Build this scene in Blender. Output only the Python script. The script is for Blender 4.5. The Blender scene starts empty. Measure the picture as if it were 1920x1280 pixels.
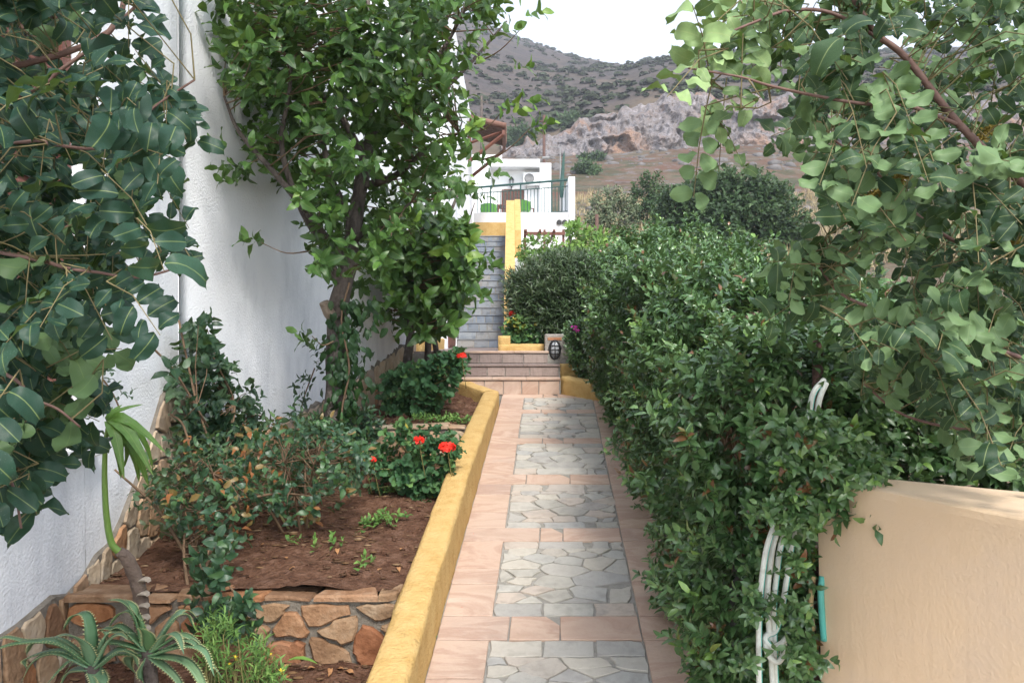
import bpy, math, random
import numpy as np
from mathutils import Vector, Matrix

# ------------------------------------------------------------------ camera, light, exposure
S = bpy.context.scene
C = S.collection
rng = np.random.default_rng(11)
random.seed(11)
EYE = 2.15
F = 1500.0
cam = bpy.data.cameras.new('camera')
cam.sensor_width = 36.0
cam.lens = 36.0 * F / 1920.0
cam.clip_start = 0.05
cam.clip_end = 6000.0
cam_o = bpy.data.objects.new('camera', cam)
C.objects.link(cam_o)
cam_o.location = (0, 0, EYE)
cam_o.rotation_euler = (math.radians(90), 0, 0)
S.camera = cam_o

SUN_EL, SUN_AZ = math.radians(48), math.radians(160)     # azimuth from +Y, clockwise: behind the camera, a little right
w = bpy.data.worlds.new('World')
S.world = w
w.use_nodes = True
nt = w.node_tree
nt.nodes.clear()
sky = nt.nodes.new('ShaderNodeTexSky')
sky.sky_type = 'NISHITA'
sky.sun_disc = False
sky.sun_elevation = SUN_EL
sky.sun_rotation = SUN_AZ
sky.air_density = 1.0
sky.dust_density = 1.0
sky.ozone_density = 1.0
hsv = nt.nodes.new('ShaderNodeHueSaturation')
hsv.inputs['Saturation'].default_value = 0.42
bg = nt.nodes.new('ShaderNodeBackground')
bg.inputs['Strength'].default_value = 0.15
wo = nt.nodes.new('ShaderNodeOutputWorld')
nt.links.new(sky.outputs[0], hsv.inputs['Color'])
nt.links.new(hsv.outputs[0], bg.inputs['Color'])
nt.links.new(bg.outputs[0], wo.inputs['Surface'])
sun = bpy.data.lights.new('sun', 'SUN')
sun.energy = 1.3
sun.angle = math.radians(13)
sun.color = (1.0, 0.95, 0.87)
sun_o = bpy.data.objects.new('sun', sun)
C.objects.link(sun_o)
sd = Vector((math.sin(SUN_AZ) * math.cos(SUN_EL), math.cos(SUN_AZ) * math.cos(SUN_EL), math.sin(SUN_EL)))
sun_o.rotation_euler = sd.to_track_quat('Z', 'Y').to_euler()
S.view_settings.view_transform = 'Standard'
S.view_settings.look = 'None'
S.view_settings.gamma = 1.0
S.view_settings.use_curve_mapping = False
S.view_settings.exposure = 1.68
S.cycles.use_denoising = True
S.cycles.max_bounces = 7
S.cycles.diffuse_bounces = 4
S.cycles.glossy_bounces = 2
S.cycles.transmission_bounces = 3

# ------------------------------------------------------------------ helpers
WORLD = {}


def px(u, v, y):
    return np.array([(u - 960) / F * y, y, EYE + (640 - v) / F * y])


def pathz(y):
    return 0.173 * y


def wl(o):
    return WORLD.get(o.name, Vector((0, 0, 0))) if o else Vector((0, 0, 0))


def tag(o, label=None, cat=None, group=None, kind=None):
    if label:
        o['label'] = label
    if cat:
        o['category'] = cat
    if group:
        o['group'] = group
    if kind:
        o['kind'] = kind
    return o


def thing(name, label, cat, loc, group=None, kind=None):
    o = bpy.data.objects.new(name, None)
    o.empty_display_size = 0.1
    C.objects.link(o)
    o.location = loc
    WORLD[o.name] = Vector(loc)
    return tag(o, label, cat, group, kind)


def link(name, me, parent=None, loc=None):
    o = bpy.data.objects.new(name, me)
    C.objects.link(o)
    pw = wl(parent)
    l = Vector(loc) if loc is not None else pw
    if parent:
        o.parent = parent
    o.location = l - pw
    WORLD[o.name] = l
    return o


def mk(name, V, Fc, mat, parent=None, smooth=False, loc=None, tint=None):
    """verts in world space -> one mesh object, its origin at loc (or at its parent's)"""
    pw = wl(parent)
    l = Vector(loc) if loc is not None else pw
    V = np.asarray(V, float).reshape(-1, 3) - np.array(l)
    me = bpy.data.meshes.new(name)
    if isinstance(Fc, np.ndarray):
        n = Fc.shape[1]
        me.vertices.add(len(V))
        me.vertices.foreach_set('co', V.ravel())
        me.loops.add(Fc.size)
        me.loops.foreach_set('vertex_index', Fc.ravel().astype(np.int32))
        me.polygons.add(len(Fc))
        me.polygons.foreach_set('loop_start', np.arange(0, Fc.size, n, dtype=np.int32))
        me.polygons.foreach_set('loop_total', np.full(len(Fc), n, dtype=np.int32))
        me.update(calc_edges=True)
        me.validate()
    else:
        me.from_pydata([tuple(p) for p in V], [], [tuple(f) for f in Fc])
        me.update()
    if smooth:
        me.polygons.foreach_set('use_smooth', np.ones(len(me.polygons), dtype=bool))
    for m in (mat if isinstance(mat, (list, tuple)) else [mat]):
        me.materials.append(m)
    if tint is not None:
        a = me.attributes.new('tint', 'FLOAT', 'POINT')
        a.data.foreach_set('value', np.asarray(tint, np.float32))
    return link(name, me, parent, l)


class MB:
    """collects boxes, tubes and prisms into one mesh"""

    def __init__(self):
        self.V, self.F = [], []

    def add(self, V, Fc):
        b = len(self.V)
        self.V += [tuple(map(float, p)) for p in V]
        self.F += [tuple(int(i) + b for i in f) for f in Fc]
        return self

    def box(self, lo, hi, bev=0.0):
        x0, y0, z0 = lo
        x1, y1, z1 = hi
        if bev <= 0:
            V = [(x, y, z) for z in (z0, z1) for y in (y0, y1) for x in (x0, x1)]
            Fc = [(0, 2, 3, 1), (4, 5, 7, 6), (0, 1, 5, 4), (2, 6, 7, 3), (0, 4, 6, 2), (1, 3, 7, 5)]
            return self.add(V, Fc)
        rings = []
        for z, i in ((z0, bev), (z0 + bev, 0), (z1 - bev, 0), (z1, bev)):
            rings.append([(x0 + i + (bev if i == 0 else 0) * 0, y0 + i, z), (x1 - i, y0 + i, z), (x1 - i, y1 - i, z), (x0 + i, y1 - i, z)])
        V = sum(rings, [])
        Fc = [(3, 2, 1, 0), (12, 13, 14, 15)]
        for r in range(3):
            for k in range(4):
                Fc.append((r * 4 + k, r * 4 + (k + 1) % 4, r * 4 + 4 + (k + 1) % 4, r * 4 + 4 + k))
        return self.add(V, Fc)

    def tube(self, pts, rad, n=6, cap=True):
        V, Fc = tube(pts, rad, n, cap)
        return self.add(V, Fc)

    def bar(self, a, b, r, n=4):
        return self.tube([a, b], [r, r], n)

    def build(self, name, mat, parent=None, smooth=False, loc=None):
        return mk(name, self.V, self.F, mat, parent, smooth, loc)


def tube(pts, rad, n=6, cap=True):
    P = np.asarray(pts, float)
    rad = np.broadcast_to(np.asarray(rad, float), (len(P),))
    T = np.gradient(P, axis=0) if len(P) > 1 else np.array([[0, 0, 1.]])
    T /= np.linalg.norm(T, axis=1, keepdims=True) + 1e-9
    up = np.array([0, 0, 1.]) if abs(T[0, 2]) < 0.9 else np.array([1., 0, 0])
    a = np.cross(T[0], up)
    a /= np.linalg.norm(a)
    V, Fc = [], []
    for i in range(len(P)):
        a = a - T[i] * np.dot(a, T[i])
        a /= np.linalg.norm(a) + 1e-9
        b = np.cross(T[i], a)
        for k in range(n):
            t = 2 * math.pi * k / n
            V.append(P[i] + rad[i] * (math.cos(t) * a + math.sin(t) * b))
    for i in range(len(P) - 1):
        for k in range(n):
            k2 = (k + 1) % n
            Fc.append((i * n + k, i * n + k2, i * n + n + k2, i * n + n + k))
    if cap:
        Fc.append(tuple(range(n - 1, -1, -1)))
        Fc.append(tuple((len(P) - 1) * n + k for k in range(n)))
    return V, Fc


def smooth_path(pts, k=5):
    P = np.asarray(pts, float)
    if len(P) < 3:
        t = np.linspace(0, 1, k + 1)[:, None]
        return P[0] * (1 - t) + P[-1] * t
    Q = np.vstack([2 * P[0] - P[1], P, 2 * P[-1] - P[-2]])
    out = []
    for i in range(1, len(Q) - 2):
        for s in np.linspace(0, 1, k, endpoint=False):
            p0, p1, p2, p3 = Q[i - 1:i + 3]
            out.append(0.5 * (2 * p1 + (p2 - p0) * s + (2 * p0 - 5 * p1 + 4 * p2 - p3) * s * s + (3 * p1 - p0 - 3 * p2 + p3) * s ** 3))
    out.append(P[-1])
    return np.array(out)


def noise2(x, y, seed=0):
    """value noise on arrays"""
    x = np.asarray(x, float)
    y = np.asarray(y, float)
    xi, yi = np.floor(x).astype(np.int64), np.floor(y).astype(np.int64)
    fx, fy = x - xi, y - yi
    fx, fy = fx * fx * (3 - 2 * fx), fy * fy * (3 - 2 * fy)

    def h(a, b):
        n = (a * 374761393 + b * 668265263 + seed * 974711) & 0x7fffffff
        n = ((n ^ (n >> 13)) * 1274126177) & 0x7fffffff
        return ((n ^ (n >> 16)) & 0xffff) / 65535.0
    return (h(xi, yi) * (1 - fx) + h(xi + 1, yi) * fx) * (1 - fy) + (h(xi, yi + 1) * (1 - fx) + h(xi + 1, yi + 1) * fx) * fy


def fbm(x, y, o=4, seed=0):
    s, a, t = 0, 0.5, 0
    for k in range(o):
        s = s + a * noise2(x * 2 ** k, y * 2 ** k, seed + k)
        t += a
        a *= 0.5
    return s / t - 0.5


# ------------------------------------------------------------------ materials
def ramp(n, cols, pos=None):
    r = n.new('ShaderNodeValToRGB')
    e = r.color_ramp.elements
    pos = pos or [i / (len(cols) - 1) for i in range(len(cols))]
    while len(e) < len(cols):
        e.new(0.5)
    for i, (c, p) in enumerate(zip(cols, pos)):
        e[i].position = p
        e[i].color = (*c, 1)
    return r


def base_mat(name):
    m = bpy.data.materials.new(name)
    m.use_nodes = True
    n = m.node_tree.nodes
    return m, n, m.node_tree.links, n['Principled BSDF']


def mat(name, cols, scale=6, detail=6, rough=0.8, bump=0.3, bscale=60, stretch=(1, 1, 1), rnd=0.0, spec=0.3, pos=None,
        dirt=None, dscale=3, dpos=(0.55, 0.75), distort=0.0, bdist=0.02, randcols=None, metallic=0.0, metr=0.5):
    m, n, l, p = base_mat(name)
    tc = n.new('ShaderNodeTexCoord')
    mp = n.new('ShaderNodeMapping')
    mp.inputs['Scale'].default_value = stretch
    l.new(tc.outputs['Object'], mp.inputs['Vector'])
    oi = n.new('ShaderNodeObjectInfo')
    mul = n.new('ShaderNodeMath')
    mul.operation = 'MULTIPLY'
    mul.inputs[1].default_value = 173.0
    l.new(oi.outputs['Random'], mul.inputs[0])
    if rnd:
        l.new(mul.outputs[0], mp.inputs['Location'])
    tx = n.new('ShaderNodeTexNoise')
    tx.inputs['Scale'].default_value = scale
    tx.inputs['Detail'].default_value = detail
    tx.inputs['Roughness'].default_value = 0.62
    tx.inputs['Distortion'].default_value = distort
    l.new(mp.outputs[0], tx.inputs['Vector'])
    r = ramp(n, cols, pos or [0.3 + 0.4 * i / max(1, len(cols) - 1) for i in range(len(cols))])
    l.new(tx.outputs[0], r.inputs[0])
    col = r.outputs[0]
    if randcols:
        rr = ramp(n, randcols)
        rr.color_ramp.interpolation = 'LINEAR'
        l.new(oi.outputs['Random'], rr.inputs[0])
        mx = n.new('ShaderNodeMix')
        mx.data_type = 'RGBA'
        mx.blend_type = 'MULTIPLY'
        mx.inputs['Factor'].default_value = 1.0
        l.new(col, mx.inputs['A'])
        l.new(rr.outputs[0], mx.inputs['B'])
        col = mx.outputs['Result']
    if dirt:
        t2 = n.new('ShaderNodeTexNoise')
        t2.inputs['Scale'].default_value = dscale
        t2.inputs['Detail'].default_value = 8
        t2.inputs['Roughness'].default_value = 0.7
        l.new(mp.outputs[0], t2.inputs['Vector'])
        r2 = ramp(n, [(0, 0, 0), (1, 1, 1)], dpos)
        l.new(t2.outputs[0], r2.inputs[0])
        mx = n.new('ShaderNodeMix')
        mx.data_type = 'RGBA'
        l.new(r2.outputs[0], mx.inputs['Factor'])
        l.new(col, mx.inputs['A'])
        mx.inputs['B'].default_value = (*dirt, 1)
        col = mx.outputs['Result']
    l.new(col, p.inputs['Base Color'])
    p.inputs['Roughness'].default_value = rough
    p.inputs['Specular IOR Level'].default_value = spec
    p.inputs['Metallic'].default_value = metallic
    if bump:
        t3 = n.new('ShaderNodeTexNoise')
        t3.inputs['Scale'].default_value = bscale
        t3.inputs['Detail'].default_value = 5
        l.new(tc.outputs['Object'], t3.inputs['Vector'])
        b = n.new('ShaderNodeBump')
        b.inputs['Strength'].default_value = bump
        b.inputs['Distance'].default_value = bdist
        l.new(t3.outputs[0], b.inputs['Height'])
        l.new(b.outputs[0], p.inputs['Normal'])
    return m


def leaf_mat(name, cols, under, rough=0.4, spec=0.5, vein=(0.30, 0.36, 0.14), veinf=0.6, trans=0.15, tcol=None, pos=None, spots=0.0):
    m, n, l, p = base_mat(name)
    at = n.new('ShaderNodeAttribute')
    at.attribute_name = 'tint'
    r = ramp(n, cols, pos)
    l.new(at.outputs['Fac'], r.inputs[0])
    col = r.outputs[0]
    tc = n.new('ShaderNodeTexCoord')
    nz = n.new('ShaderNodeTexNoise')
    nz.inputs['Scale'].default_value = 45
    nz.inputs['Detail'].default_value = 3
    l.new(tc.outputs['Object'], nz.inputs['Vector'])
    vr = ramp(n, [(0.72, 0.72, 0.72), (1.2, 1.2, 1.2)], (0.3, 0.7))
    l.new(nz.outputs[0], vr.inputs[0])
    mv = n.new('ShaderNodeMix')
    mv.data_type = 'RGBA'
    mv.blend_type = 'MULTIPLY'
    mv.inputs['Factor'].default_value = 0.8
    l.new(col, mv.inputs['A'])
    l.new(vr.outputs[0], mv.inputs['B'])
    col = mv.outputs['Result']
    if spots:
        n2 = n.new('ShaderNodeTexNoise')
        n2.inputs['Scale'].default_value = 420
        n2.inputs['Detail'].default_value = 1
        l.new(tc.outputs['Object'], n2.inputs['Vector'])
        r2 = ramp(n, [(0, 0, 0), (spots, spots, spots)], (0.66, 0.72))
        l.new(n2.outputs[0], r2.inputs[0])
        ms = n.new('ShaderNodeMix')
        ms.data_type = 'RGBA'
        l.new(r2.outputs[0], ms.inputs['Factor'])
        l.new(col, ms.inputs['A'])
        ms.inputs['B'].default_value = (0.3, 0.34, 0.28, 1)
        col = ms.outputs['Result']
    if veinf:
        av = n.new('ShaderNodeAttribute')
        av.attribute_name = 'luv'
        sx = n.new('ShaderNodeSeparateXYZ')
        l.new(av.outputs['Vector'], sx.inputs[0])
        ab = n.new('ShaderNodeMath')
        ab.operation = 'ABSOLUTE'
        l.new(sx.outputs[0], ab.inputs[0])
        rv = ramp(n, [(veinf,) * 3, (veinf * 0.3,) * 3, (0, 0, 0)], (0.018, 0.035, 0.06))
        l.new(ab.outputs[0], rv.inputs[0])
        mx = n.new('ShaderNodeMix')
        mx.data_type = 'RGBA'
        l.new(rv.outputs[0], mx.inputs['Factor'])
        l.new(col, mx.inputs['A'])
        mx.inputs['B'].default_value = (*vein, 1)
        col = mx.outputs['Result']
    ge = n.new('ShaderNodeNewGeometry')
    mb = n.new('ShaderNodeMix')
    mb.data_type = 'RGBA'
    l.new(ge.outputs['Backfacing'], mb.inputs['Factor'])
    l.new(col, mb.inputs['A'])
    mu = n.new('ShaderNodeMix')
    mu.data_type = 'RGBA'
    mu.inputs['Factor'].default_value = 0.25
    mu.inputs['A'].default_value = (*under, 1)
    l.new(col, mu.inputs['B'])
    l.new(mu.outputs['Result'], mb.inputs['B'])
    l.new(mb.outputs['Result'], p.inputs['Base Color'])
    p.inputs['Roughness'].default_value = rough
    p.inputs['Specular IOR Level'].default_value = spec
    if trans:
        tr = n.new('ShaderNodeBsdfTranslucent')
        tr.inputs['Color'].default_value = (*(tcol or (0.16, 0.26, 0.04)), 1)
        ms = n.new('ShaderNodeMixShader')
        ms.inputs[0].default_value = trans
        l.new(p.outputs[0], ms.inputs[1])
        l.new(tr.outputs[0], ms.inputs[2])
        l.new(ms.outputs[0], n['Material Output'].inputs['Surface'])
    return m


WHITE = mat('white_render', [(0.74, 0.755, 0.79), (0.80, 0.81, 0.83)], scale=2.5, rough=0.85, bump=0.6, bscale=65, bdist=0.010,
            dirt=(0.42, 0.44, 0.48), dscale=1.6, dpos=(0.50, 0.82), stretch=(1, 1, 0.35), spec=0.2)
WHITE2 = mat('white_paint', [(0.68, 0.69, 0.70), (0.74, 0.74, 0.74)], scale=1.5, rough=0.8, bump=0.15, bscale=20, spec=0.2)
YELLOW = mat('yellow_render', [(0.45, 0.285, 0.10), (0.52, 0.345, 0.135), (0.55, 0.385, 0.165)], scale=9, rough=0.85, bump=0.8, bscale=52, bdist=0.012,
             dirt=(0.24, 0.16, 0.06), dscale=11, dpos=(0.60, 0.80), spec=0.2)
PEACH = mat('peach_render', [(0.76, 0.56, 0.37), (0.81, 0.61, 0.42)], scale=2.2, rough=0.75, bump=0.3, bscale=85, bdist=0.005,
            dirt=(0.68, 0.52, 0.385), dscale=2.2, dpos=(0.45, 0.8), spec=0.3)
PINK = mat('pink_sandstone', [(0.46, 0.335, 0.265), (0.53, 0.405, 0.33), (0.44, 0.31, 0.245), (0.58, 0.46, 0.385)], scale=1.7, detail=6, rough=0.7, bump=0.2, bscale=50,
           stretch=(0.8, 1.7, 1), rnd=1, distort=1.2, dirt=(0.36, 0.29, 0.25), dscale=1.3, dpos=(0.56, 0.85), pos=[0.32, 0.46, 0.54, 0.68], randcols=[(0.88, 0.86, 0.86), (1, 0.98, 0.94), (0.95, 0.9, 0.86), (1.04, 1.02, 1.0)], spec=0.35)
SLATE = mat('grey_flagstone', [(0.37, 0.355, 0.325), (0.50, 0.485, 0.45), (0.43, 0.41, 0.375)], scale=9, rough=0.65, bump=0.6, bscale=30, bdist=0.008, rnd=1, dirt=(0.27, 0.265, 0.25), dscale=5, dpos=(0.55, 0.8),
            randcols=[(0.72, 0.71, 0.71), (0.90, 0.88, 0.85), (0.98, 0.93, 0.86), (0.80, 0.79, 0.76), (1.0, 0.87, 0.79), (0.75, 0.76, 0.78), (0.95, 0.93, 0.88)], spec=0.4)
GROUT = mat('grey_mortar', [(0.24, 0.23, 0.20), (0.34, 0.32, 0.29)], scale=30, rough=0.95, bump=0.6, bscale=120, bdist=0.006)
MORTAR = mat('brown_grey_mortar', [(0.12, 0.105, 0.085), (0.21, 0.185, 0.155)], scale=14, rough=0.95, bump=0.9, bscale=60, bdist=0.012)
CONC = mat('dark_concrete', [(0.13, 0.12, 0.11), (0.22, 0.20, 0.19)], scale=10, rough=0.95, bump=0.6, bscale=60)
RISER = mat('slate_riser', [(0.22, 0.18, 0.17), (0.33, 0.275, 0.255), (0.27, 0.22, 0.205)], scale=3, stretch=(3, 1, 0.6), rough=0.7, bump=0.3, rnd=1, distort=1.0,
            randcols=[(0.72, 0.68, 0.68), (1.0, 0.95, 0.92), (0.62, 0.58, 0.58), (1.08, 1.04, 1.0)])
STAIRST = mat('blue_slate', [(0.15, 0.17, 0.20), (0.26, 0.28, 0.30), (0.21, 0.21, 0.215)], scale=5, rough=0.7, bump=0.3, rnd=1,
              randcols=[(0.75, 0.82, 0.95), (1.0, 1.0, 1.0), (1.05, 0.95, 0.85), (0.7, 0.76, 0.85), (0.95, 0.97, 1.0)])
FIELDST = mat('rust_fieldstone', [(0.17, 0.10, 0.06), (0.28, 0.185, 0.12), (0.36, 0.28, 0.21)], scale=7, rough=0.85, bump=0.8, bscale=25, bdist=0.02, rnd=1,
              randcols=[(0.85, 0.55, 0.42), (1.0, 0.95, 0.85), (0.75, 0.66, 0.60), (1.05, 0.72, 0.5), (0.9, 0.9, 0.85), (1.1, 1.0, 0.85)], spec=0.2)
PALEST = mat('pale_fieldstone', [(0.32, 0.25, 0.18), (0.43, 0.36, 0.28), (0.48, 0.43, 0.37)], scale=6, rough=0.85, bump=0.7, bscale=25, bdist=0.02, rnd=1,
             randcols=[(1.0, 0.95, 0.85), (0.80, 0.50, 0.32), (0.9, 0.88, 0.82), (1.05, 0.98, 0.88), (0.72, 0.68, 0.66), (1.0, 0.8, 0.6)], spec=0.2)
SOIL = mat('red_soil', [(0.066, 0.032, 0.021), (0.115, 0.060, 0.038), (0.175, 0.10, 0.07)], scale=14, rough=0.97, bump=1.0, bscale=45, bdist=0.03, spec=0.1)
BARK = mat('grey_bark', [(0.045, 0.037, 0.033), (0.10, 0.083, 0.074), (0.16, 0.135, 0.12)], scale=7, stretch=(2.5, 2.5, 0.5), rough=0.9, bump=0.9, bscale=40, bdist=0.02, spec=0.15)
REDBARK = mat('reddish_bark', [(0.11, 0.06, 0.05), (0.19, 0.115, 0.095)], scale=30, rough=0.7, bump=0.4, bscale=90, bdist=0.004)
TWIG = mat('brown_twig', [(0.10, 0.065, 0.04), (0.20, 0.13, 0.08)], scale=20, rough=0.85, bump=0.2)
TANTWIG = mat('tan_leaf_stalk', [(0.13, 0.11, 0.05), (0.20, 0.165, 0.08)], scale=20, rough=0.7, bump=0)
GRTWIG = mat('green_stalk', [(0.16, 0.17, 0.06), (0.28, 0.24, 0.10)], scale=20, rough=0.6, bump=0.0)
STALK = mat('smooth_green_stalk', [(0.10, 0.20, 0.035), (0.17, 0.28, 0.06)], scale=6, rough=0.4, bump=0.1, spec=0.5)
BROWNW = mat('brown_painted_wood', [(0.11, 0.045, 0.035), (0.16, 0.07, 0.05)], scale=8, stretch=(1, 1, 0.2), rough=0.6, bump=0.2)
REDW = mat('weathered_red_wood', [(0.085, 0.048, 0.04), (0.13, 0.078, 0.064)], scale=8, stretch=(3, 3, 0.4), rough=0.85, bump=0.5)
GREENM = mat('green_metal', [(0.03, 0.075, 0.07), (0.045, 0.10, 0.09)], scale=10, rough=0.5, bump=0)
BLACKM = mat('black_metal', [(0.02, 0.02, 0.022), (0.035, 0.035, 0.035)], scale=10, rough=0.45, bump=0)
GLASS = mat('frosted_lamp_glass', [(0.32, 0.34, 0.36), (0.42, 0.44, 0.46)], scale=12, rough=0.25, bump=0.1, spec=0.6)
GREENP = mat('lime_green_plastic', [(0.09, 0.27, 0.04), (0.12, 0.31, 0.06)], scale=4, rough=0.4, bump=0, spec=0.5)
PLASTIC = mat('white_plastic', [(0.70, 0.71, 0.70), (0.76, 0.77, 0.76)], scale=4, rough=0.45, bump=0, spec=0.4)
GREYP = mat('grey_plastic', [(0.20, 0.20, 0.20), (0.27, 0.27, 0.27)], scale=4, rough=0.5, bump=0)
HOSE = mat('dirty_white_hose', [(0.58, 0.60, 0.54), (0.70, 0.72, 0.67)], scale=18, rough=0.5, bump=0.15, bscale=60, dirt=(0.36, 0.35, 0.27), dscale=14, dpos=(0.55, 0.8))
HSTRIPE = mat('turquoise_stripe', [(0.06, 0.40, 0.34), (0.09, 0.47, 0.40)], scale=8, rough=0.5, bump=0)
HSTRIPE2 = mat('turquoise_hose', [(0.08, 0.38, 0.33), (0.14, 0.46, 0.40)], scale=8, rough=0.5, bump=0)
CLOTH = mat('white_cloth', [(0.74, 0.75, 0.77), (0.82, 0.82, 0.83)], scale=6, rough=0.9, bump=0.2)
REDF = mat('red_petals', [(0.60, 0.018, 0.012), (0.74, 0.04, 0.02)], scale=60, rough=0.6, bump=0)
MAGF = mat('magenta_petals', [(0.50, 0.03, 0.30), (0.62, 0.06, 0.42)], scale=60, rough=0.6, bump=0)
YELF = mat('yellow_petals', [(0.80, 0.52, 0.02), (0.86, 0.62, 0.04)], scale=60, rough=0.6, bump=0)
CAROBF = mat('carob_blossom', [(0.16, 0.12, 0.025), (0.30, 0.22, 0.045)], scale=120, rough=0.8, bump=0.4)
DEADL = mat('dead_leaf_brown', [(0.24, 0.11, 0.045), (0.38, 0.20, 0.09)], scale=40, rough=0.8, bump=0.2)
ROCKG = mat('grey_rubble_rock', [(0.10, 0.095, 0.093), (0.18, 0.165, 0.16)], scale=0.7, rough=0.95, bump=0.5, bscale=2, bdist=0.3)

LCAROB = leaf_mat('carob_leaf', [(0.011, 0.036, 0.025), (0.019, 0.054, 0.036), (0.034, 0.080, 0.046), (0.09, 0.17, 0.060)], (0.11, 0.18, 0.075), rough=0.46, spec=0.22, vein=(0.24, 0.30, 0.10), spots=0.22, pos=[0, .45, .8, 1])
LCAROBR = leaf_mat('carob_leaf_backlit', [(0.015, 0.038, 0.020), (0.038, 0.076, 0.034), (0.095, 0.155, 0.060), (0.26, 0.37, 0.15)], (0.16, 0.25, 0.11), rough=0.5, spec=0.22, vein=(0.30, 0.36, 0.15), spots=0.3, pos=[0, .4, .75, 1])  # pale end of the ramp carries backlight as leaf colour
LLEMON = leaf_mat('citrus_leaf', [(0.018, 0.050, 0.014), (0.038, 0.094, 0.020), (0.085, 0.18, 0.030), (0.20, 0.30, 0.045)], (0.085, 0.16, 0.045), rough=0.42, spec=0.4, trans=0.22, veinf=0.35, pos=[0, .45, .8, 1])
LHEDGE = leaf_mat('hedge_leaf', [(0.024, 0.066, 0.022), (0.062, 0.140, 0.046), (0.125, 0.225, 0.082), (0.20, 0.35, 0.06), (0.17, 0.07, 0.03)], (0.10, 0.17, 0.075), rough=0.34, spec=0.65, trans=0.12, veinf=0.25, pos=[0, .4, .78, .965, .985])
LOLE = leaf_mat('oleander_leaf', [(0.018, 0.040, 0.016), (0.045, 0.080, 0.032), (0.11, 0.15, 0.075)], (0.11, 0.15, 0.08), rough=0.42, spec=0.45, trans=0.08, veinf=0.0)
LGER = leaf_mat('geranium_leaf', [(0.022, 0.07, 0.028), (0.05, 0.13, 0.05), (0.13, 0.24, 0.07), (0.34, 0.30, 0.05)], (0.10, 0.18, 0.08), rough=0.6, spec=0.3, veinf=0.0, pos=[0, .5, .93, 1])
LROSE = leaf_mat('rose_leaf', [(0.014, 0.042, 0.024), (0.030, 0.078, 0.040), (0.07, 0.15, 0.05), (0.26, 0.10, 0.035)], (0.10, 0.16, 0.09), rough=0.42, spec=0.45, veinf=0.2, pos=[0, .5, .86, .93])
LVINE = leaf_mat('vine_leaf', [(0.010, 0.032, 0.018), (0.022, 0.058, 0.030), (0.05, 0.10, 0.05)], (0.07, 0.12, 0.06), rough=0.45, spec=0.4, veinf=0.2)
LIVY = leaf_mat('ivy_leaf', [(0.010, 0.036, 0.014), (0.025, 0.072, 0.024), (0.06, 0.13, 0.03)], (0.06, 0.12, 0.04), rough=0.45, spec=0.4, veinf=0.2)
LLIGHT = leaf_mat('light_green_leaf', [(0.05, 0.11, 0.025), (0.10, 0.20, 0.04), (0.20, 0.33, 0.07)], (0.14, 0.22, 0.07), rough=0.5, spec=0.35, trans=0.2, veinf=0.0)
LSCRUB = leaf_mat('scrub_leaf', [(0.022, 0.045, 0.020), (0.045, 0.085, 0.034), (0.085, 0.14, 0.05)], (0.08, 0.13, 0.06), rough=0.55, spec=0.3, trans=0.08, veinf=0.0)
LGREY = leaf_mat('grey_olive_leaf', [(0.075, 0.10, 0.055), (0.13, 0.165, 0.09), (0.20, 0.23, 0.13)], (0.17, 0.2, 0.13), rough=0.6, spec=0.3, trans=0.05, veinf=0.0)
LDRY = leaf_mat('dry_grass_blade', [(0.26, 0.20, 0.11), (0.38, 0.30, 0.17), (0.48, 0.39, 0.24)], (0.40, 0.32, 0.2), rough=0.8, spec=0.2, trans=0.05, veinf=0.0)
LTHORN = leaf_mat('purple_thorn_shrub', [(0.12, 0.095, 0.085), (0.19, 0.15, 0.12), (0.26, 0.20, 0.13)], (0.2, 0.16, 0.12), rough=0.8, spec=0.1, trans=0.0, veinf=0.0)
LAREL = leaf_mat('palmate_leaf', [(0.05, 0.12, 0.02), (0.085, 0.18, 0.03), (0.10, 0.20, 0.04)], (0.12, 0.2, 0.06), rough=0.4, spec=0.45, trans=0.2, veinf=0.5, vein=(0.25, 0.34, 0.10))
ALOE = mat('aloe_skin', [(0.075, 0.15, 0.08), (0.12, 0.21, 0.12), (0.18, 0.27, 0.15)], scale=4, rough=0.42, bump=0.1, spec=0.4, rnd=1, randcols=[(0.85, 0.9, 0.9), (1, 1, 0.9), (0.8, 0.95, 0.7), (1.05, 1.05, 1.05)])
ALOET = mat('aloe_tooth', [(0.34, 0.36, 0.16), (0.42, 0.42, 0.22)], scale=4, rough=0.5, bump=0)
WEED = leaf_mat('weed_leaf', [(0.06, 0.13, 0.03), (0.11, 0.22, 0.05), (0.20, 0.32, 0.08)], (0.14, 0.22, 0.07), rough=0.55, spec=0.3, veinf=0.0)


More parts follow.
